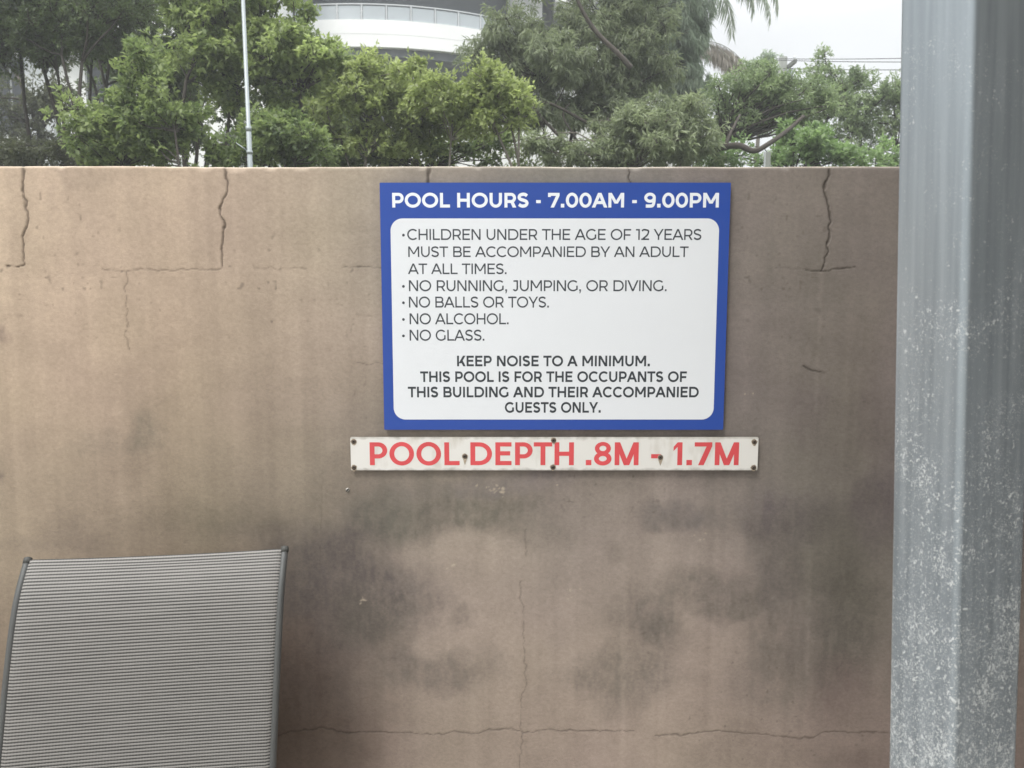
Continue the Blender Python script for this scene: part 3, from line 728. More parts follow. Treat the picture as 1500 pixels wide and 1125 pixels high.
# sling: a sheet wrapped from rail to rail, a little slack in the middle
nu = 28; rows = [(y, z) for y, z in pr[4:]]
arcl = [0]
for i in range(1, len(rows)): arcl.append(arcl[-1] + math.dist(rows[i], rows[i-1]))
vs_ = []; uvs = []
for j, (y, z) in enumerate(rows):
    a = rows[max(j-1,0)]; c_ = rows[min(j+1,len(rows)-1)]; ty, tz = c_[0]-a[0], c_[1]-a[1]; l = math.hypot(ty, tz); ny, nz_ = -tz/l, ty/l
    for i in range(nu+1):
        u = -1 + 2*i/nu
        sag = .006 * (1 - u*u); roll = .0078 * min(1, (1-abs(u))/.035 + .15)
        o_ = roll - sag
        topdip = 0
        vs_.append((u*(HW + .0045) + shear(z, u), y + ny*o_, z + nz_*o_ - (.0015*(1-u*u) if j > len(rows)-4 else 0))); uvs.append((u*HW, arcl[j]))
fs_ = [(j*(nu+1)+i, j*(nu+1)+i+1, (j+1)*(nu+1)+i+1, (j+1)*(nu+1)+i) for j in range(len(rows)-1) for i in range(nu)]
me = bpy.data.meshes.new('sling'); me.from_pydata(vs_, [], fs_)
ul = me.uv_layers.new(name='UVMap')
for lp in me.loops: ul.data[lp.index].uv = uvs[lp.vertex_index]
me.polygons.foreach_set('use_smooth', [True]*len(me.polygons))
sl = link('sling', me, Ms, ch); sm = sl.modifiers.new('cloth', 'SOLIDIFY'); sm.thickness = .0016; sm.offset = -1
def bar(name, pts, r): m_ = MB(); m_.tube(pts, r, 10); return m_.build(name, M_rail, ch, True)
bar('cross_bar', [(-HW, -.50, .415), (HW, -.50, .415)], .009)
bar('cross_bar', [(-HW-.02, .020, .345), (HW+.0, .020, .345)], .009)
bar('cross_bar', [(-HW+.012, .128, .80), (HW-.012, .128, .80)], .008)
for s_ in (-1, 1):
    bar('leg', [(s_*(HW+.02), -.44, .42), (s_*(HW+.025), -.46, .25), (s_*(HW+.03), -.47, .012)], .011)
    bar('leg', [(s_*(HW+.02), .02, .40), (s_*(HW+.025), .07, .20), (s_*(HW+.03), .11, .012)], .011)
# stand it so that the middle of its top edge lies where the photo shows it
yaw = R(8.0)
tp = P(233, 812, 1.410)
rot = Matrix.Rotation(yaw, 4, 'Z')
loc = tp - (rot @ Vector((0, .158, .965)))
loc.z = 0.0
ch.location = loc; ch.rotation_euler = (0, 0, yaw)

# ------------------------------------------------------------------ trees
def unit(v): return v / np.maximum(np.linalg.norm(v, axis=-1, keepdims=True), 1e-9)
def leaves(pos, d, nrm, L, W, tint, name, m, parent, fold=.18):
    """one folded rhomb per leaf: pos (n,3), direction d, normal nrm"""
    s = unit(np.cross(d, nrm)); nrm = np.cross(s, d); n = len(pos)
    mid = pos + d * (L * .45)[:, None]; up = nrm * (W * fold)[:, None]
    v = np.stack([pos, mid + s * (W*.5)[:, None] + up, pos + d * L[:, None] - nrm * (L*.12)[:, None], mid - s * (W*.5)[:, None] + up], 1).reshape(-1, 3)
    f = np.arange(4*n).reshape(-1, 4)
    f3 = np.concatenate([f[:, [0,1,2]], f[:, [0,2,3]]])
    return np_mesh(name, v, f3, m, parent, {'tint': ('FLOAT', np.repeat(tint, 4))})

def branch_pts(a, b, n, sag, rg):
    a = np.array(a); b = np.array(b); l = np.linalg.norm(b-a); o = []
    j = rg.normal(0, .06*l, (2, 3))
    for i in range(n+1):
        t = i/n; p = a*(1-t) + b*t + np.array((0, 0, sag*l)) * math.sin(PI*t)
        p = p + j[0]*math.sin(PI*t) + j[1]*math.sin(2*PI*t)*.6; o.append(tuple(p))
    return o

def tree(name, label, cat_, Y, stems, crowns, m_leaf, m_bark, seed, L=.10, Wd=.045, per=9, sprays=16, sub=.34, droop=.0, spread=1.0,
         tint=(.1, .9), group=None, depth=.7, rad0=.07, dens=1.0, limbs=None, twig=.006):
    """stems: [(px base, Y offset, px top, py top)], crowns: [(px, py, rx, ry, n clumps, Y offset)] as ellipses on the photo"""
    rg = np.random.default_rng(seed)
    mpp = P(751, 200, Y).x - P(750, 200, Y).x
    b0 = P(stems[0][0], 433, Y); root = empty(name, (b0.x, Y, 0)); tag(root, label, cat_, group)
    inv = np.array((b0.x, Y, 0))
    cl_ = []
    for (px, py, rx, ry, n, dy) in crowns:
        c = np.array(P(px, py, Y + dy))
        for _ in range(n):
            v = rg.normal(0, 1, 3); v = v/np.linalg.norm(v) * (rg.uniform(.25, 1)**.45 if rg.random() < .82 else rg.uniform(1.0, 1.28))
            cl_.append(c + v * np.array((rx*mpp, max(rx*mpp*depth, .4), ry*mpp)))
    cl_ = np.array(cl_)
    tb = MB(); tops = []
    for (pxb, dy, pxt, pyt) in stems:
        a = P(pxb, 433, Y + dy); a.z = -.05; e = P(pxt, pyt, Y + dy)
        pts = branch_pts(a, e, 9, 0, rg); r_ = rad0 * rg.uniform(.8, 1.15)
        tb.tube(pts, [r_ * (1 - .62*i/9) for i in range(10)], 8); tops.append((np.array(pts), r_))
    for lp in (limbs or []):
        tb.tube([tuple(P(x, y, Y + dd)) for x, y, dd in cat3(lp[:-1])], [lp[-1]*(1-.55*i/(len(cat3(lp[:-1]))-1)) for i in range(len(cat3(lp[:-1])))], 8)
    for c in cl_:      # a limb from the nearest stem into every clump
        best = None
        for pts, r_ in tops:
            for i in range(3, 10):
                d = np.linalg.norm(pts[i]-c) + (.8*max(0, pts[i][2] - c[2] + .15))
                if best is None or d < best[0]: best = (d, pts[i], r_*(1-.62*i/9))
        p0 = best[1]; r0 = min(best[2]*.6, .035)
        tb.tube(branch_pts(p0, c, 5, .06, rg), [r0*(1-.75*i/5) + .003 for i in range(6)], 5, caps=False)
    n_cl = len(cl_); ns = max(3, int(sprays*dens))
    off = rg.normal(0, 1, (n_cl, ns, 3)); off = unit(off) * (rg.random((n_cl, ns, 1))**.4)
    rr = sub * rg.uniform(.45, 1.25, (n_cl, 1, 1)); off = off * rr * np.array((1, 1, .75))
    sp_ = cl_[:, None, :] + off
    for i in range(n_cl):
        for j in range(0, ns, 3):
            tb.tube([tuple(cl_[i]), tuple(cl_[i] + off[i, j]*.5 + np.array((0, 0, .02))), tuple(sp_[i, j])], [twig, twig*.7, twig*.35], 3, caps=False)
    sd_ = unit(off / rr + np.array((0, 0, .35)) + rg.normal(0, .25, off.shape))
    ax = np.repeat(sd_.reshape(-1, 3), per, 0); pos = np.repeat(sp_.reshape(-1, 3), per, 0); n = len(pos)
    pos = pos + rg.normal(0, .025 if spread <= 1 else .04, (n, 3))
    d = unit(ax*.45 + rg.normal(0, .55, (n, 3)) * spread + np.array((0, 0, -droop)))
    nrm = unit(np.array((0, 0, 1.)) + ax*.5 + rg.normal(0, .45, (n, 3)))
    ct = np.repeat(np.repeat(rg.uniform(0, 1, n_cl), ns), per)
    st_ = np.repeat(rg.uniform(0, 1, n_cl*ns), per)
    tn = tint[0] + (tint[1]-tint[0]) * np.clip(.45*ct + .35*st_ + .30*rg.random(n) - .05, 0, 1)
    # new growth at the tips is paler
    ll = L * rg.uniform(.6, 1.2, n); ww = Wd * rg.uniform(.7, 1.2, n) * (ll/L)
    lv = leaves(pos - inv, d, nrm, ll, ww, tn, 'crown', m_leaf, root)
    tk = tb.build('trunk', m_bark, root, True); tk.data.transform(Matrix.Translation(-Vector(inv)))
    return root

def cat3(p, n=5):
    o = []; q = [p[0]] + list(p) + [p[-1]]
    for i in range(1, len(q)-2):
        for k in range(n):
            t_ = k/n; a, b, c, d = q[i-1], q[i], q[i+1], q[i+2]
            o.append(tuple(.5*((2*b[j])+(-a[j]+c[j])*t_+(2*a[j]-5*b[j]+4*c[j]-d[j])*t_*t_+(-a[j]+3*b[j]-3*c[j]+d[j])*t_**3) for j in range(3)))
    o.append(tuple(p[-1])); return o

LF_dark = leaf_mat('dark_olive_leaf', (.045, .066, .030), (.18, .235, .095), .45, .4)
LF_mid = leaf_mat('fresh_green_leaf', (.075, .115, .045), (.44, .52, .215), .45, .52)
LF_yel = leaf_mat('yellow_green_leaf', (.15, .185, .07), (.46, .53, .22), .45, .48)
LF_olive = leaf_mat('grey_olive_leaf', (.11, .135, .08), (.30, .345, .20), .42, .42)
LF_feather = leaf_mat('grey_green_needle', (.19, .24, .175), (.37, .43, .32), .5, .5)
LF_right = leaf_mat('muted_green_leaf', (.12, .165, .09), (.34, .42, .21), .45, .45)
LF_bright = leaf_mat('bright_green_leaf', (.10, .16, .065), (.30, .41, .18), .45, .45)
LF_under = leaf_mat('undergrowth_leaf', (.050, .060, .035), (.13, .14, .075), .5, .4)

TG = 'trees and shrubs beyond the wall'
tree('multi_stem_tree', 'dark small-leaved tree with many bare stems at the left edge', 'tree', 11.5,
     [(40,0,5,60),(55,.2,45,50),(70,-.2,75,50),(30,.3,-60,50),(85,.1,112,60),(62,.5,30,80),(95,-.3,120,90),(20,.2,-10,80),(100,.4,135,70),(76,-.4,90,80)],
     [(10,20,110,62,60,0),(110,5,100,58,50,0),(60,-90,150,70,30,0),(25,75,60,28,16,.2),(-120,0,100,90,24,0),(75,60,70,30,22,0)], LF_dark, M_bark_dark, 3,
     L=.065, Wd=.028, per=11, sprays=26, sub=.28, group=TG, rad0=.05)
tree('multi_stem_tree', 'dark spreading tree behind the bright bush left of the lamp pole', 'tree', 13,
     [(190,0,165,60),(205,.2,210,40),(222,-.2,262,50),(180,.1,140,70),(230,.3,285,60)],
     [(205,20,90,55,44,0),(270,60,55,55,30,0),(180,-60,110,60,26,0),(265,120,40,40,16,0),(170,75,45,28,16,.3),(225,110,50,30,14,.3)], LF_dark, M_bark_dark, 4,
     L=.075, Wd=.03, per=10, sprays=24, sub=.32, group=TG, rad0=.055)
tree('dense_tree', 'deep green tree filling the gaps behind the bare stems at the far left', 'tree', 17,
     [(20,0,20,100),(60,.3,70,120),(-40,0,-60,100),(40,.5,35,130),(5,.2,0,140)], [(10,150,55,50,18,0),(62,165,34,55,14,0),(-50,120,60,80,20,0),(30,225,110,26,20,0),(85,110,20,30,5,0)], LF_under, M_bark_dark, 23,
     L=.10, Wd=.045, per=8, sprays=20, sub=.42, group=TG, rad0=.09)
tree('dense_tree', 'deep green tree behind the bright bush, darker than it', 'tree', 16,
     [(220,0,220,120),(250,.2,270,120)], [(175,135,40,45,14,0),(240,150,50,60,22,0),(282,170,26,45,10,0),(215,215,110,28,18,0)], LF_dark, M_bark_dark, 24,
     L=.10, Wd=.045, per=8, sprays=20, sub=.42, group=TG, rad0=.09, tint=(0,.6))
tree('leafy_shrub', 'fresh green bush with broad leaves standing left of the lamp pole', 'shrub', 9.5,
     [(200,0,205,130),(190,.1,160,170),(215,-.1,245,150)],
     [(215,160,50,40,22,0),(155,180,40,20,10,0),(205,110,24,30,7,0),(212,75,12,22,3,0),(262,175,26,26,7,.1),(150,215,45,22,10,0),(230,205,60,30,18,0),(120,165,18,10,2,0),(180,205,60,24,9,.1)], LF_mid, M_bark_dark, 5,
     L=.085, Wd=.042, per=9, sprays=17, sub=.20, group=TG, rad0=.03, tint=(.0, .8))
tree('broadleaf_tree', 'tall tree with bright outer leaves directly behind the lamp pole', 'tree', 11,
     [(310,0,330,60),(325,.2,385,50),(300,-.1,290,70),(335,.1,430,80),(318,.3,350,90)],
     [(380,25,66,48,36,0),(300,20,55,48,24,0),(440,78,52,32,22,-.2),(345,75,60,30,18,.2),(335,-70,85,60,22,0),(490,98,22,18,5,0),(300,85,45,34,13,-.2),(330,150,30,24,6,.3),(420,120,60,30,14,.2)], LF_mid, M_bark_dark, 6,
     L=.095, Wd=.048, per=9, sprays=19, sub=.27, group=TG, rad0=.05, tint=(.05, 1.0))
tree('dense_tree', 'dark tree behind the tall bright tree at the lamp pole', 'tree', 14,
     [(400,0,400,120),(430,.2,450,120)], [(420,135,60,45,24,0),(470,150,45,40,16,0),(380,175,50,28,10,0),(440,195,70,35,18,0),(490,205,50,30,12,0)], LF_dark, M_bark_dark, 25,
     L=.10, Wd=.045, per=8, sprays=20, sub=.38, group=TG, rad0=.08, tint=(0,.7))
tree('low_shrub', 'dense green shrub low behind the wall right of the lamp pole', 'shrub', 9.8,
     [(420,0,420,190),(400,.1,380,200)], [(400,190,50,24,14,0),(445,215,60,22,12,.1),(345,222,40,18,8,.2),(395,228,60,14,8,0),(400,285,140,45,40,.6),(330,330,120,40,24,.6)], LF_mid, M_bark_dark, 7, L=.085, Wd=.042, per=9, sprays=16, sub=.20, group=TG, rad0=.03, tint=(.0, .6))
tree('yellow_green_tree', 'yellow green tree under the white curved balcony', 'tree', 10.8,
     [(545,0,540,130),(555,.2,590,120),(540,.1,510,140),(530,.1,480,170)],
     [(535,130,54,34,28,0),(600,154,48,30,20,0),(490,165,40,40,14,0),(560,185,55,22,12,.2),(535,92,22,12,4,0),(600,120,30,12,4,0),(462,185,26,16,3,0),(560,225,80,16,12,.2),(640,170,40,28,12,.1),(630,142,26,16,5,.1)], LF_yel, M_bark_grey, 8,
     L=.085, Wd=.042, per=9, sprays=15, sub=.21, group=TG, rad0=.03, tint=(.0, .9))
tree('yellow_green_tree', 'yellow green tree whose top rises above the middle of the blue board', 'tree', 10.2,
     [(705,0,700,150),(710,.15,735,140),(700,.1,665,150),(708,-.1,760,160)],
     [(705,140,62,26,26,0),(745,160,36,36,16,0),(650,145,40,22,13,0),(695,178,50,20,9,.1),(718,108,12,14,3,0),(616,95,10,8,2,0),(655,130,18,10,3,0)], LF_yel, M_bark_grey, 9,
     L=.08, Wd=.04, per=9, sprays=15, sub=.20, group=TG, rad0=.03, tint=(.05, 1.0))
tree('low_shrub', 'dark green shrub at wall height under the two yellow green trees', 'shrub', 11.6,
     [(620,0,620,210)], [(600,215,70,26,20,0),(655,205,40,24,12,0),(520,222,45,22,12,0),(735,222,45,20,10,.2),(470,225,40,20,8,0),(620,280,150,45,44,.4),(640,340,150,40,26,.4)], LF_mid, M_bark_dark, 10, L=.09, Wd=.045, per=8, sprays=17, sub=.24, group=TG, rad0=.03, tint=(.0, .55))
tree('weeping_gum', 'large grey olive tree with drooping narrow leaves and forked limbs', 'tree', 13,
     [(855,0,850,110),(875,.2,930,80),(845,-.2,790,120),(862,.3,885,60)],
     [(745,62,46,42,20,0),(800,85,50,42,24,0),(870,95,62,50,36,0),(935,95,55,50,26,.3),(875,25,45,30,14,0),(790,145,40,22,8,0),(890,150,60,30,18,0),(705,75,24,16,5,0),(940,20,50,45,20,.3),(860,-60,110,45,22,0),(760,115,36,16,6,0),(830,70,40,40,14,-.9),(800,170,50,24,8,-.5)],
     LF_olive, M_bark_dark, 11, L=.13, Wd=.022, per=13, sprays=22, sub=.30, droop=.75, group=TG, rad0=.05,
     limbs=[[(925,100,-1.2),(905,78,-1.2),(872,45,-1.1),(848,5,-1.1),(835,-40,-1.),.045],[(860,180,-1),(800,150,-1),(770,165,-1),(740,130,-.9),.025],[(850,230,-1),(810,190,-1),(785,160,-1),(765,110,-.9),.03],[(862,232,-1),(842,200,-1),(825,170,-1),(835,150,-1),.02]])
tree('leafy_shrub', 'olive shrub with long leaves low behind the right corner of the blue board', 'shrub', 11.5,
     [(950,0,950,190),(960,.1,1000,190)],
     [(905,205,40,28,14,0),(960,180,50,30,24,0),(1005,190,36,38,18,0),(955,222,80,20,18,0),(860,222,30,16,5,0),(1000,155,25,12,5,0),(800,222,45,16,8,.3),(880,285,150,45,40,.6),(900,340,150,40,24,.6)], LF_olive, M_bark_grey, 12, L=.12, Wd=.028, per=11, sprays=18, sub=.23, droop=.3, group=TG, rad0=.035, tint=(.2, 1.2))
tree('feathery_tree', 'tall grey green feathery tree against the sky beside the drooping palm', 'tree', 16,
     [(985,0,985,-20),(990,.2,1000,-60)],
     [(965,40,48,55,30,0),(995,90,32,45,20,0),(985,-40,70,50,26,0),(935,10,40,36,14,0),(1010,140,20,34,9,0),(1005,30,26,40,12,0)], LF_feather, M_bark_grey, 13,
     L=.24, Wd=.013, per=16, sprays=22, sub=.40, droop=1.3, group=TG, rad0=.12, spread=.6)
tree('spreading_tree', 'olive tree with a low crooked limb in front of the power pole', 'tree', 13.5,
     [(1060,0,1060,205)],
     [(1070,148,38,32,18,0),(1120,135,48,28,20,0),(1168,145,46,30,18,0),(1090,178,46,14,9,.3),(1150,176,36,12,6,.3),(1110,115,30,14,6,.3),(1205,165,26,26,7,0),(1135,160,70,22,14,.5),(1050,185,30,30,8,.2)], LF_right, M_bark_dark, 14,
     L=.085, Wd=.028, per=11, sprays=18, sub=.26, droop=.2, group=TG, rad0=.08,
     limbs=[[(1058,236,-.6),(1045,221,-1.6),(1080,213,-2.1),(1105,221,-2.2),(1130,208,-2.2),(1155,190,-2.1),(1177,170,-2.0),.055],[(1062,216,-2.0),(1070,195,-1.9),(1084,168,-1.7),.03]])
tree('low_shrub', 'bright light green shrub at wall height beside the steel post', 'shrub', 12,
     [(1175,0,1175,210)], [(1160,218,20,14,6,.4),(1185,204,26,22,9,0),(1215,222,34,13,7,0),(1150,231,30,8,5,.2),(1065,231,36,11,7,.2),(1285,228,45,12,8,.1),(1165,185,12,12,2,0),(1150,285,150,45,40,.5),(1250,330,150,40,24,.5)], LF_bright, M_bark_dark, 15, L=.09, Wd=.045, per=9, sprays=16, sub=.22, group=TG, rad0=.03, tint=(.1, 1.0))
tree('open_tree', 'airy green tree with sky showing through, beside the top of the steel post', 'tree', 16,
     [(1270,0,1270,170),(1280,.2,1310,150),(1262,.1,1230,140)],
     [(1215,125,34,26,12,0),(1250,140,42,26,16,0),(1300,150,36,24,9,0),(1285,205,55,26,10,0),(1204,92,10,10,3,0),(1345,180,45,55,14,0),(1380,130,50,50,14,0),(1240,190,35,18,5,0),(1220,160,30,16,5,0),(1300,185,40,14,5,0),(1262,116,22,8,3,0),(1255,165,60,26,10,.3),(1300,130,26,12,4,0)], LF_right, M_bark_dark, 16,
     L=.10, Wd=.036, per=9, sprays=14, sub=.30, group=TG, rad0=.07, tint=(.0, .85))
tree('low_shrub', 'dull brownish undergrowth under the bare stems at the left edge', 'shrub', 10.5,
     [(60,0,60,220)], [(30,225,75,14,14,0),(120,225,60,14,11,0),(-50,220,60,22,12,0),(40,285,170,45,46,.5),(150,330,170,40,30,.6)], LF_under, M_bark_dark, 17, L=.07, Wd=.028, per=9, sprays=16, sub=.22, group=TG, rad0=.03)
tree('far_tree', 'small pale treetop rising into the sky left of the power pole', 'tree', 24,
     [(1118,0,1118,110)], [(1112,108,16,14,8,0),(1123,88,6,8,3,0),(1095,125,22,16,9,0),(1150,112,22,14,8,0),(1090,100,14,10,3,0)], LF_feather, M_bark_grey, 18, L=.16, Wd=.05, per=8, sprays=13, sub=.33, group=TG, rad0=.1, droop=.3)

# --- palm: drooping fronds, the crown up beyond the frame's top
M_frond = mat('frond_stalk', (.26, .27, .20), .7)
def palm():
    Yp = 18.0; c = P(1004, -30, Yp); root = empty('palm_tree', (c.x, Yp, 0)); tag(root, 'palm with drooping fronds hanging into the pale sky', 'palm tree', TG)
    inv = np.array((c.x, Yp, 0)); rg = np.random.default_rng(5)
    mb = MB(); mb.tube([(0, 0, -.05), (.05, 0, c.z*.4), (.02, 0, c.z*.8), (0, 0, c.z)], [.17, .14, .12, .11], 10); mb.build('trunk', M_bark_grey, root, True)
    m_ = leaf_mat('palm_leaf', (.36, .41, .33), (.58, .62, .53), .45, .6)
    md = leaf_mat('dry_palm_leaf', (.40, .37, .33), (.52, .48, .43), .6)
    zd = P(1002, 66, Yp).z
    fr = [(a, rg.uniform(.45, 1.0), rg.uniform(2.0, 2.7), m_, c.z) for a in np.linspace(0, 2*PI, 13, endpoint=False) + .12] + [(-.25, .75, 2.0, m_, c.z), (.05, .45, 1.75, md, zd), (-.5, .2, 1.6, md, zd), (2.6, .2, 1.6, md, zd), (3.9, .3, 1.6, md, zd)]
    for a, el, ln, mt_, z0_ in fr:
        d = np.array((math.cos(a), math.sin(a), 0.)); p = np.array((0, 0, z0_)); pts = [p]; n = 18; ang = el
        for i in range(n):
            ang -= (.125 if mt_ is m_ else .085); p = p + (d*math.cos(ang) + np.array((0, 0, math.sin(ang)))) * ln/n; pts.append(p)
        pts = np.array(pts); mb = MB(); mb.tube([tuple(q) for q in pts], [.013*(1-.85*i/n) for i in range(n+1)], 5)
        fo = mb.build('frond', M_frond, root, True)
        k = np.repeat(np.arange(2, n+1), 9); q = pts[k] + (pts[np.minimum(k, n)] - pts[k-1]) * rg.random(len(k))[:, None]
        side = np.array((-math.sin(a), math.cos(a), 0.)); sg = np.where(np.arange(len(k)) % 2, 1., -1.)
        dd = unit(side*sg[:, None]*.55 + (pts[k]-pts[k-1])/ (ln/n) * .4 + np.array((0, 0, -1.15)) + rg.normal(0, .12, (len(k), 3)))
        nm = unit(np.tile(d, (len(k), 1)) + rg.normal(0, .2, (len(k), 3)))
        ll = .62 * (.35 + .65*np.sin(PI*np.clip(k/n, .1, .95))) * rg.uniform(.8, 1.1, len(k))
        leaves(q, dd, nm, ll, ll*0 + .013, rg.random(len(k)), 'leaflets', mt_, fo)
palm()

# ------------------------------------------------------------------ apartment building with a round balcony front
BY, BR = 26.0, 9.0
bc = P(515, 28, BY); BC = Vector((bc.x, BY + BR, 0)); ZB = bc.z
zlow = P(515, 68, BY).z; zrail = P(515, 5, BY).z
bo = empty('apartment_building', (BC.x, BC.y, 0)); tag(bo, 'white apartment building with a round glass-railed balcony above the trees', 'building')
def ring(mb, r0, r1, z0, z1, a0, a1, n=64):
    """solid ring sector; angle 0 points at the camera, positive to the right"""
    v_ = []
    for i in range(n+1):
        a = R(a0 + (a1-a0)*i/n); s_, c_ = math.sin(a), -math.cos(a)
        v_ += [(r0*s_, r0*c_, z0), (r1*s_, r1*c_, z0), (r1*s_, r1*c_, z1), (r0*s_, r0*c_, z1)]
    f_ = [(0, 3, 2, 1), (4*n, 4*n+1, 4*n+2, 4*n+3)]
    for i in range(n):
        for k in range(4):
            a, b_ = 4*i + k, 4*i + (k+1) % 4; f_.append((a, b_, b_+4, a+4))
    mb.add(v_, f_)
A0, A1 = -100, 88
mb = MB(); ring(mb, BR-.18, BR, zlow, ZB, A0, A1); mb.build('balcony_parapet', M_white_wall, bo, False)
mb = MB(); ring(mb, BR-.01-.17, BR+.004, ZB - .45, ZB - .442, A0, A1)          # the casting joint
mb.build('parapet_joint', mat('joint_grey', (.5, .5, .5), .8), bo)
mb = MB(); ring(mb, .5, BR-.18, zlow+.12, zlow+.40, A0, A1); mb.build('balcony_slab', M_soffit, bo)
mb = MB(); ring(mb, BR-2.6, BR-.18-.003, zlow-.25, zlow+.117, A0, A1); mb.build('soffit', mat('soffit_painted_shade', (.13, .14, .15), .85), bo)  # soffit grey darkened: the shade below the balcony is put into its colour
mb = MB(); ring(mb, .3, BR-2.4, 0, zlow-.25, A0, A1); mb.build('lower_wall', M_white_wall, bo)
mb = MB(); ring(mb, BR-2.39, BR-2.3, zlow-2.1, zlow-.35, -60, 70); mb.build('window', M_glass_dark, bo)
mb = MB(); ring(mb, .3, BR-2.2, zlow+.40, zlow+3.6, A0, A1); mb.build('upper_wall', mat('charcoal_cladding', (.15, .165, .18), .6, var=.1, vscale=.6), bo)
mb = MB(); ring(mb, .5, BR+.1, zlow+3.6, zlow+4.6, A0, A1); mb.build('upper_balcony', M_white_wall, bo)
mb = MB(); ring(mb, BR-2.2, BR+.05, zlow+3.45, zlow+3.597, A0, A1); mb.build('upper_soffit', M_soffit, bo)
# glass balustrade
Mgl = bpy.data.materials.new('balustrade_glass'); Mgl.use_nodes = True
b = Mgl.node_tree.nodes['Principled BSDF']; b.inputs['Base Color'].default_value = (.62, .67, .70, 1); b.inputs['Roughness'].default_value = .12; b.inputs['Alpha'].default_value = .55
stp = math.degrees(.80 / BR); k0 = -11
for k in range(-11, 12):
    a = k*stp - 3.1; s_, c_ = math.sin(R(a)), -math.cos(R(a)); r_ = BR - .09
    mb = MB(); mb.box(-.022, -.022, ZB+.001, .022, .022, zrail)
    p_ = mb.build('baluster', M_alu, bo); p_.data.transform(Matrix.Translation((r_*s_, r_*c_, 0)) @ Matrix.Rotation(R(a), 4, 'Z'))
    if k < 11:
        mb = MB(); ring(mb, r_-.006, r_+.006, ZB+.03, zrail-.04, a+.25, a+stp-.25, 4); mb.build('glass_panel', Mgl, bo)
mb = MB(); ring(mb, BR-.115, BR-.065, zrail, zrail+.035, -11*stp-3.1, 11*stp-3.1); mb.build('handrail', M_alu, bo)
# white lattice screen standing behind the glass
mb = MB(); a = -2.2
for i in range(13):
    for s_ in (-1, 1):
        x = -.35 + i*.058; h_ = zrail-ZB-.02
        mb.add([(x-.010, s_*.004-.003, ZB), (x+.010, s_*.004-.003, ZB), (x+s_*.0+.010+s_*h_*.6, s_*.004-.003, ZB+h_), (x-.010+s_*h_*.6, s_*.004-.003, ZB+h_)], [(0,1,2,3)])
ls = mb.build('lattice_screen', M_white_wall, bo); ls.data.transform(Matrix.Translation((-.28, -(BR-.35), 0)))
sm = ls.modifiers.new('t', 'SOLIDIFY'); sm.thickness = .006

# left wing: white walls and dark windows seen between the stems
wo = empty('apartment_wing', (P(60, 200, 24).x, 24, 0)); tag(wo, 'white building wing with dark windows glimpsed between the bare stems on the left', 'building')
def wpart(name, m, px0, py0, px1, py1, Yd=24.0, d0=0.0, d1=6.0):
    a, b_ = P(px0, py1, Yd), P(px1, py0, Yd); mb = MB(); mb.box(a.x, Yd + d0, max(a.z, -.1), b_.x, Yd + d1, b_.z); o = mb.build(name, m, wo)
    o.data.transform(Matrix.Translation(-Vector(wo.location))); return o
a, b_ = P(-420, 0, 24), P(395, -40, 24); mb = MB(); mb.box(a.x, 24, -.1, b_.x, 31, b_.z+3); o = mb.build('wall', M_white_wall, wo); o.data.transform(Matrix.Translation(-Vector(wo.location)))
M_frame = mat('window_frame_grey', (.30, .31, .32), .5)
for (x0, y0, x1, y1) in [(128,78,192,152),(-20,85,58,195),(205,60,290,170),(-120,80,-50,190),(-30,-60,60,40),(120,-60,200,30),(330,190,380,236)]:
    f_ = wpart('window', M_frame, x0, y0, x1, y1, 24.0, -.05, .02)
    a, b_ = P(x0, y1, 24), P(x1, y0, 24); mid = (a.x+b_.x)/2; mb = MB()
    mb.box(a.x+.07, 23.93, a.z+.07, mid-.035, 23.949, b_.z-.07); mb.box(mid+.035, 23.93, a.z+.07, b_.x-.07, 23.949, b_.z-.07)
    o = mb.build('pane', M_glass_dark, f_); o.data.transform(Matrix.Translation(-Vector(wo.location)))
wpart('downpipe', M_alu, 62, -60, 67, 433, 24.0, -.12, -.002)
wpart('slab_band', M_soffit, -420, 60, 395, 72, 24.0, -.5, -.002)

# right wing: white block with a grey recess behind the big gum
ro = empty('apartment_block', (P(780, 200, 30).x, 30, 0)); tag(ro, 'white apartment block with grey balcony recesses rising behind the large olive tree', 'building')
def rpart(name, m, px0, py0, px1, py1, d0, d1, par=ro):
    a, b_ = P(px0, py1, 30), P(px1, py0, 30); mb = MB(); mb.box(a.x, 30+d0, max(a.z, -.1), b_.x, 30+d1, b_.z); o = mb.build(name, m, par)
    o.data.transform(Matrix.Translation(-Vector(ro.location))); return o
rpart('wall', M_white_wall, 744, -160, 795, 460, 0, 7)
rpart('wall', M_white_wall, 812, 45, 880, 460, 0, 7)
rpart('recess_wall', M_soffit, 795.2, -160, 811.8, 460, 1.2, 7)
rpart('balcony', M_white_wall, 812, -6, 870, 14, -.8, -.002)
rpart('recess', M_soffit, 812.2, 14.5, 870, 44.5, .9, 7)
rpart('upper_wall', M_white_wall, 812.2, -160, 870, 14, .003, 7)
rpart('downpipe', M_alu, 745.5, -160, 747.5, 460, -.15, -.003)
for (x0, y0, x1, y1) in [(752,-90,786,-40),(756,60,786,110),(822,70,862,120)]:
    f_ = rpart('window', M_frame, x0, y0, x1, y1, -.04, .02)
    a, b_ = P(x0, y1, 30), P(x1, y0, 30); mb = MB(); mb.box(a.x+.08, 29.93, a.z+.08, b_.x-.08, 29.958, b_.z-.08); o = mb.build('pane', M_glass_dark, f_); o.data.transform(Matrix.Translation(-Vector(ro.location)))

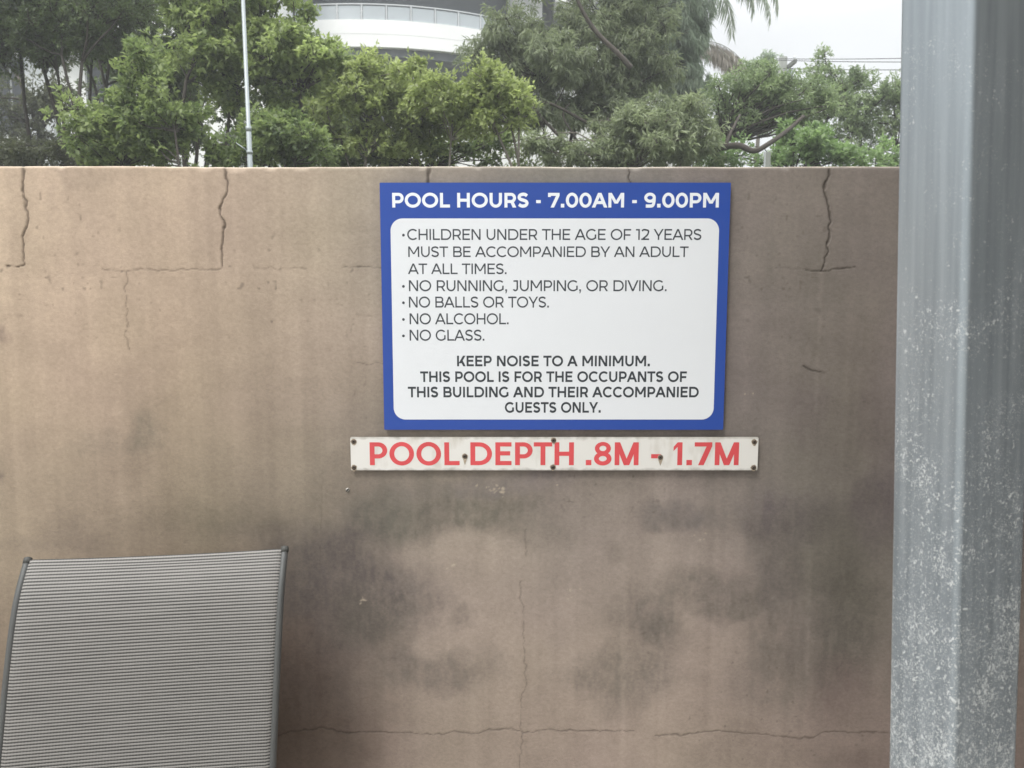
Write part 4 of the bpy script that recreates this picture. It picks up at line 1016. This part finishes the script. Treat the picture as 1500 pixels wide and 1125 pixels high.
# low white garden wall of the building, glimpsed under the crowns
a, b_ = P(560, 0, 19), P(1010, 0, 19); mb = MB(); mb.box(a.x, 19, -.1, b_.x, 19.25, P(700, 176, 19).z)
gw = mb.build('garden_wall', M_white_wall); tag(gw, 'white wall glimpsed through gaps beneath the yellow green and olive trees', 'wall')
bevel(gw, .02)

# ------------------------------------------------------------------ poles and wires
Yl = 6.5
lo = empty('lamp_pole', (P(371, 433, Yl).x, Yl, 0)); tag(lo, 'slim grey metal lamp pole standing among the trees on the left', 'pole')
b0 = Vector((0, 0, 0)); p1 = P(366.5, 242, Yl) - Vector(lo.location); p2 = P(356, 0, Yl) - Vector(lo.location); dirn = (p2 - p1) / (p2.z - p1.z)
pb = p1 - dirn * p1.z; top = p2 + dirn * 1.6
mb = MB(); mb.tube([pb, p1 + dirn*.28, p1 + dirn*.285, top], [.0225, .021, .0165, .013], 12); mb.build('shaft', M_galv_far, lo, True)
mb = MB(); mb.tube([p1 + dirn*.27, p1 + dirn*.31], [.0235, .0235], 12); mb.build('collar', M_galv_far, lo, True)
mb = MB(); mb.tube([p1 + dirn*.09, p1 + dirn*.115], [.026, .026], 12); mb.tube([p1 + dirn*.10, p1 + dirn*.13 + Vector((-.10, -.02, .045))], [.005, .004], 6); mb.build('bracket', M_galv_far, lo, True)
mb = MB(); mb.tube([top, top + Vector((.25, -.2, .05))], [.018, .015], 8); mb.build('arm', M_galv_far, lo, True)
mb = MB(); q = top + Vector((.25, -.2, .05)); mb.tube([q, q + Vector((.06, -.05, .01)), q + Vector((.24, -.19, .02)), q + Vector((.28, -.22, .01))], [.02, .06, .065, .02], 10); mb.build('lantern', M_alu, lo, True)

Yq = 22.0
uo = empty('power_pole', (P(1134, 433, Yq).x, Yq, 0)); tag(uo, 'weathered timber power pole whose top shows above the treetops', 'pole')
zt_ = P(1134, 84, Yq).z
mb = MB(); mb.tube([(0, 0, -.1), (0, 0, zt_*.5), (0, 0, zt_)], [.16, .13, .11], 12); mb.build('shaft', M_timber, uo, True)
mb = MB(); mb.box(.115, -.55, zt_-.30, .185, .55, zt_-.20); mb.build('cross_arm', M_timber, uo)
for xx in (-.45, .45):
    mb = MB(); mb.tube([(.15, xx, zt_-.20), (.15, xx, zt_-.13), (.15, xx, zt_-.10)], [.03, .035, .015], 8); mb.build('insulator', M_alu, uo, True)
mb = MB(); mb.tube([(.17, -.05, zt_-.72), (.17, -.05, zt_-.32)], [.10, .10], 12); mb.build('cable_box', M_galv_far, uo, True)
for i, (ya, yb_) in enumerate([(86, 80), (88, 85.5), (100, 97)]):
    a = P(1136, ya, Yq - .1 - .12*i); e = P(1330, yb_, Yq - 2.2 - .1*i); e = a + (e - a)*2.4
    mb = MB(); pts = []
    for k in range(25):
        t_ = k/24; q = a.lerp(e, t_); q.z -= .35 * 4 * t_*(1-t_) * .25; pts.append(q)
    mb.tube(pts, .010, 6); o = mb.build('power_line', M_wire, None, True)
    tag(o, ['uppermost overhead cable crossing the pale sky at the right', 'middle overhead cable, just beneath the uppermost one in the sky', 'lowest of the overhead cables, apart from the other two'][i], 'cable', 'overhead cables')
# pale pole stub seen just over the wall
mo = empty('marker_post', (P(1117, 433, 9).x, 9, 0)); tag(mo, 'short pale post just showing over the wall under the crooked limb', 'post')
zq = P(1117, 223, 9).z
mb = MB(); mb.box(-.028, -.03, -.05, .028, .03, zq); bevel(mb.build('shaft', M_timber, mo), .006)
mb = MB(); mb.box(-.037, -.02, -.05, -.0285, .02, zq+.005); mb.build('edge_strip', M_alu, mo)

# ------------------------------------------------------------------ thin haze volume added to lighten the far trees
mb = MB(); mb.box(-152, -152, -1.3, 152, 172, 26)
hz = mb.build('haze'); hz['kind'] = 'stuff'
mh = bpy.data.materials.new('added_tree_haze'); mh.use_nodes = True
t = mh.node_tree; t.nodes.clear(); o = N(t, 'ShaderNodeOutputMaterial'); v = N(t, 'ShaderNodeVolumePrincipled')
v.inputs['Color'].default_value = (.93, .95, .96, 1); v.inputs['Density'].default_value = .0046; v.inputs['Anisotropy'].default_value = .2
t.links.new(v.outputs[0], o.inputs['Volume']); hz.data.materials.append(mh)
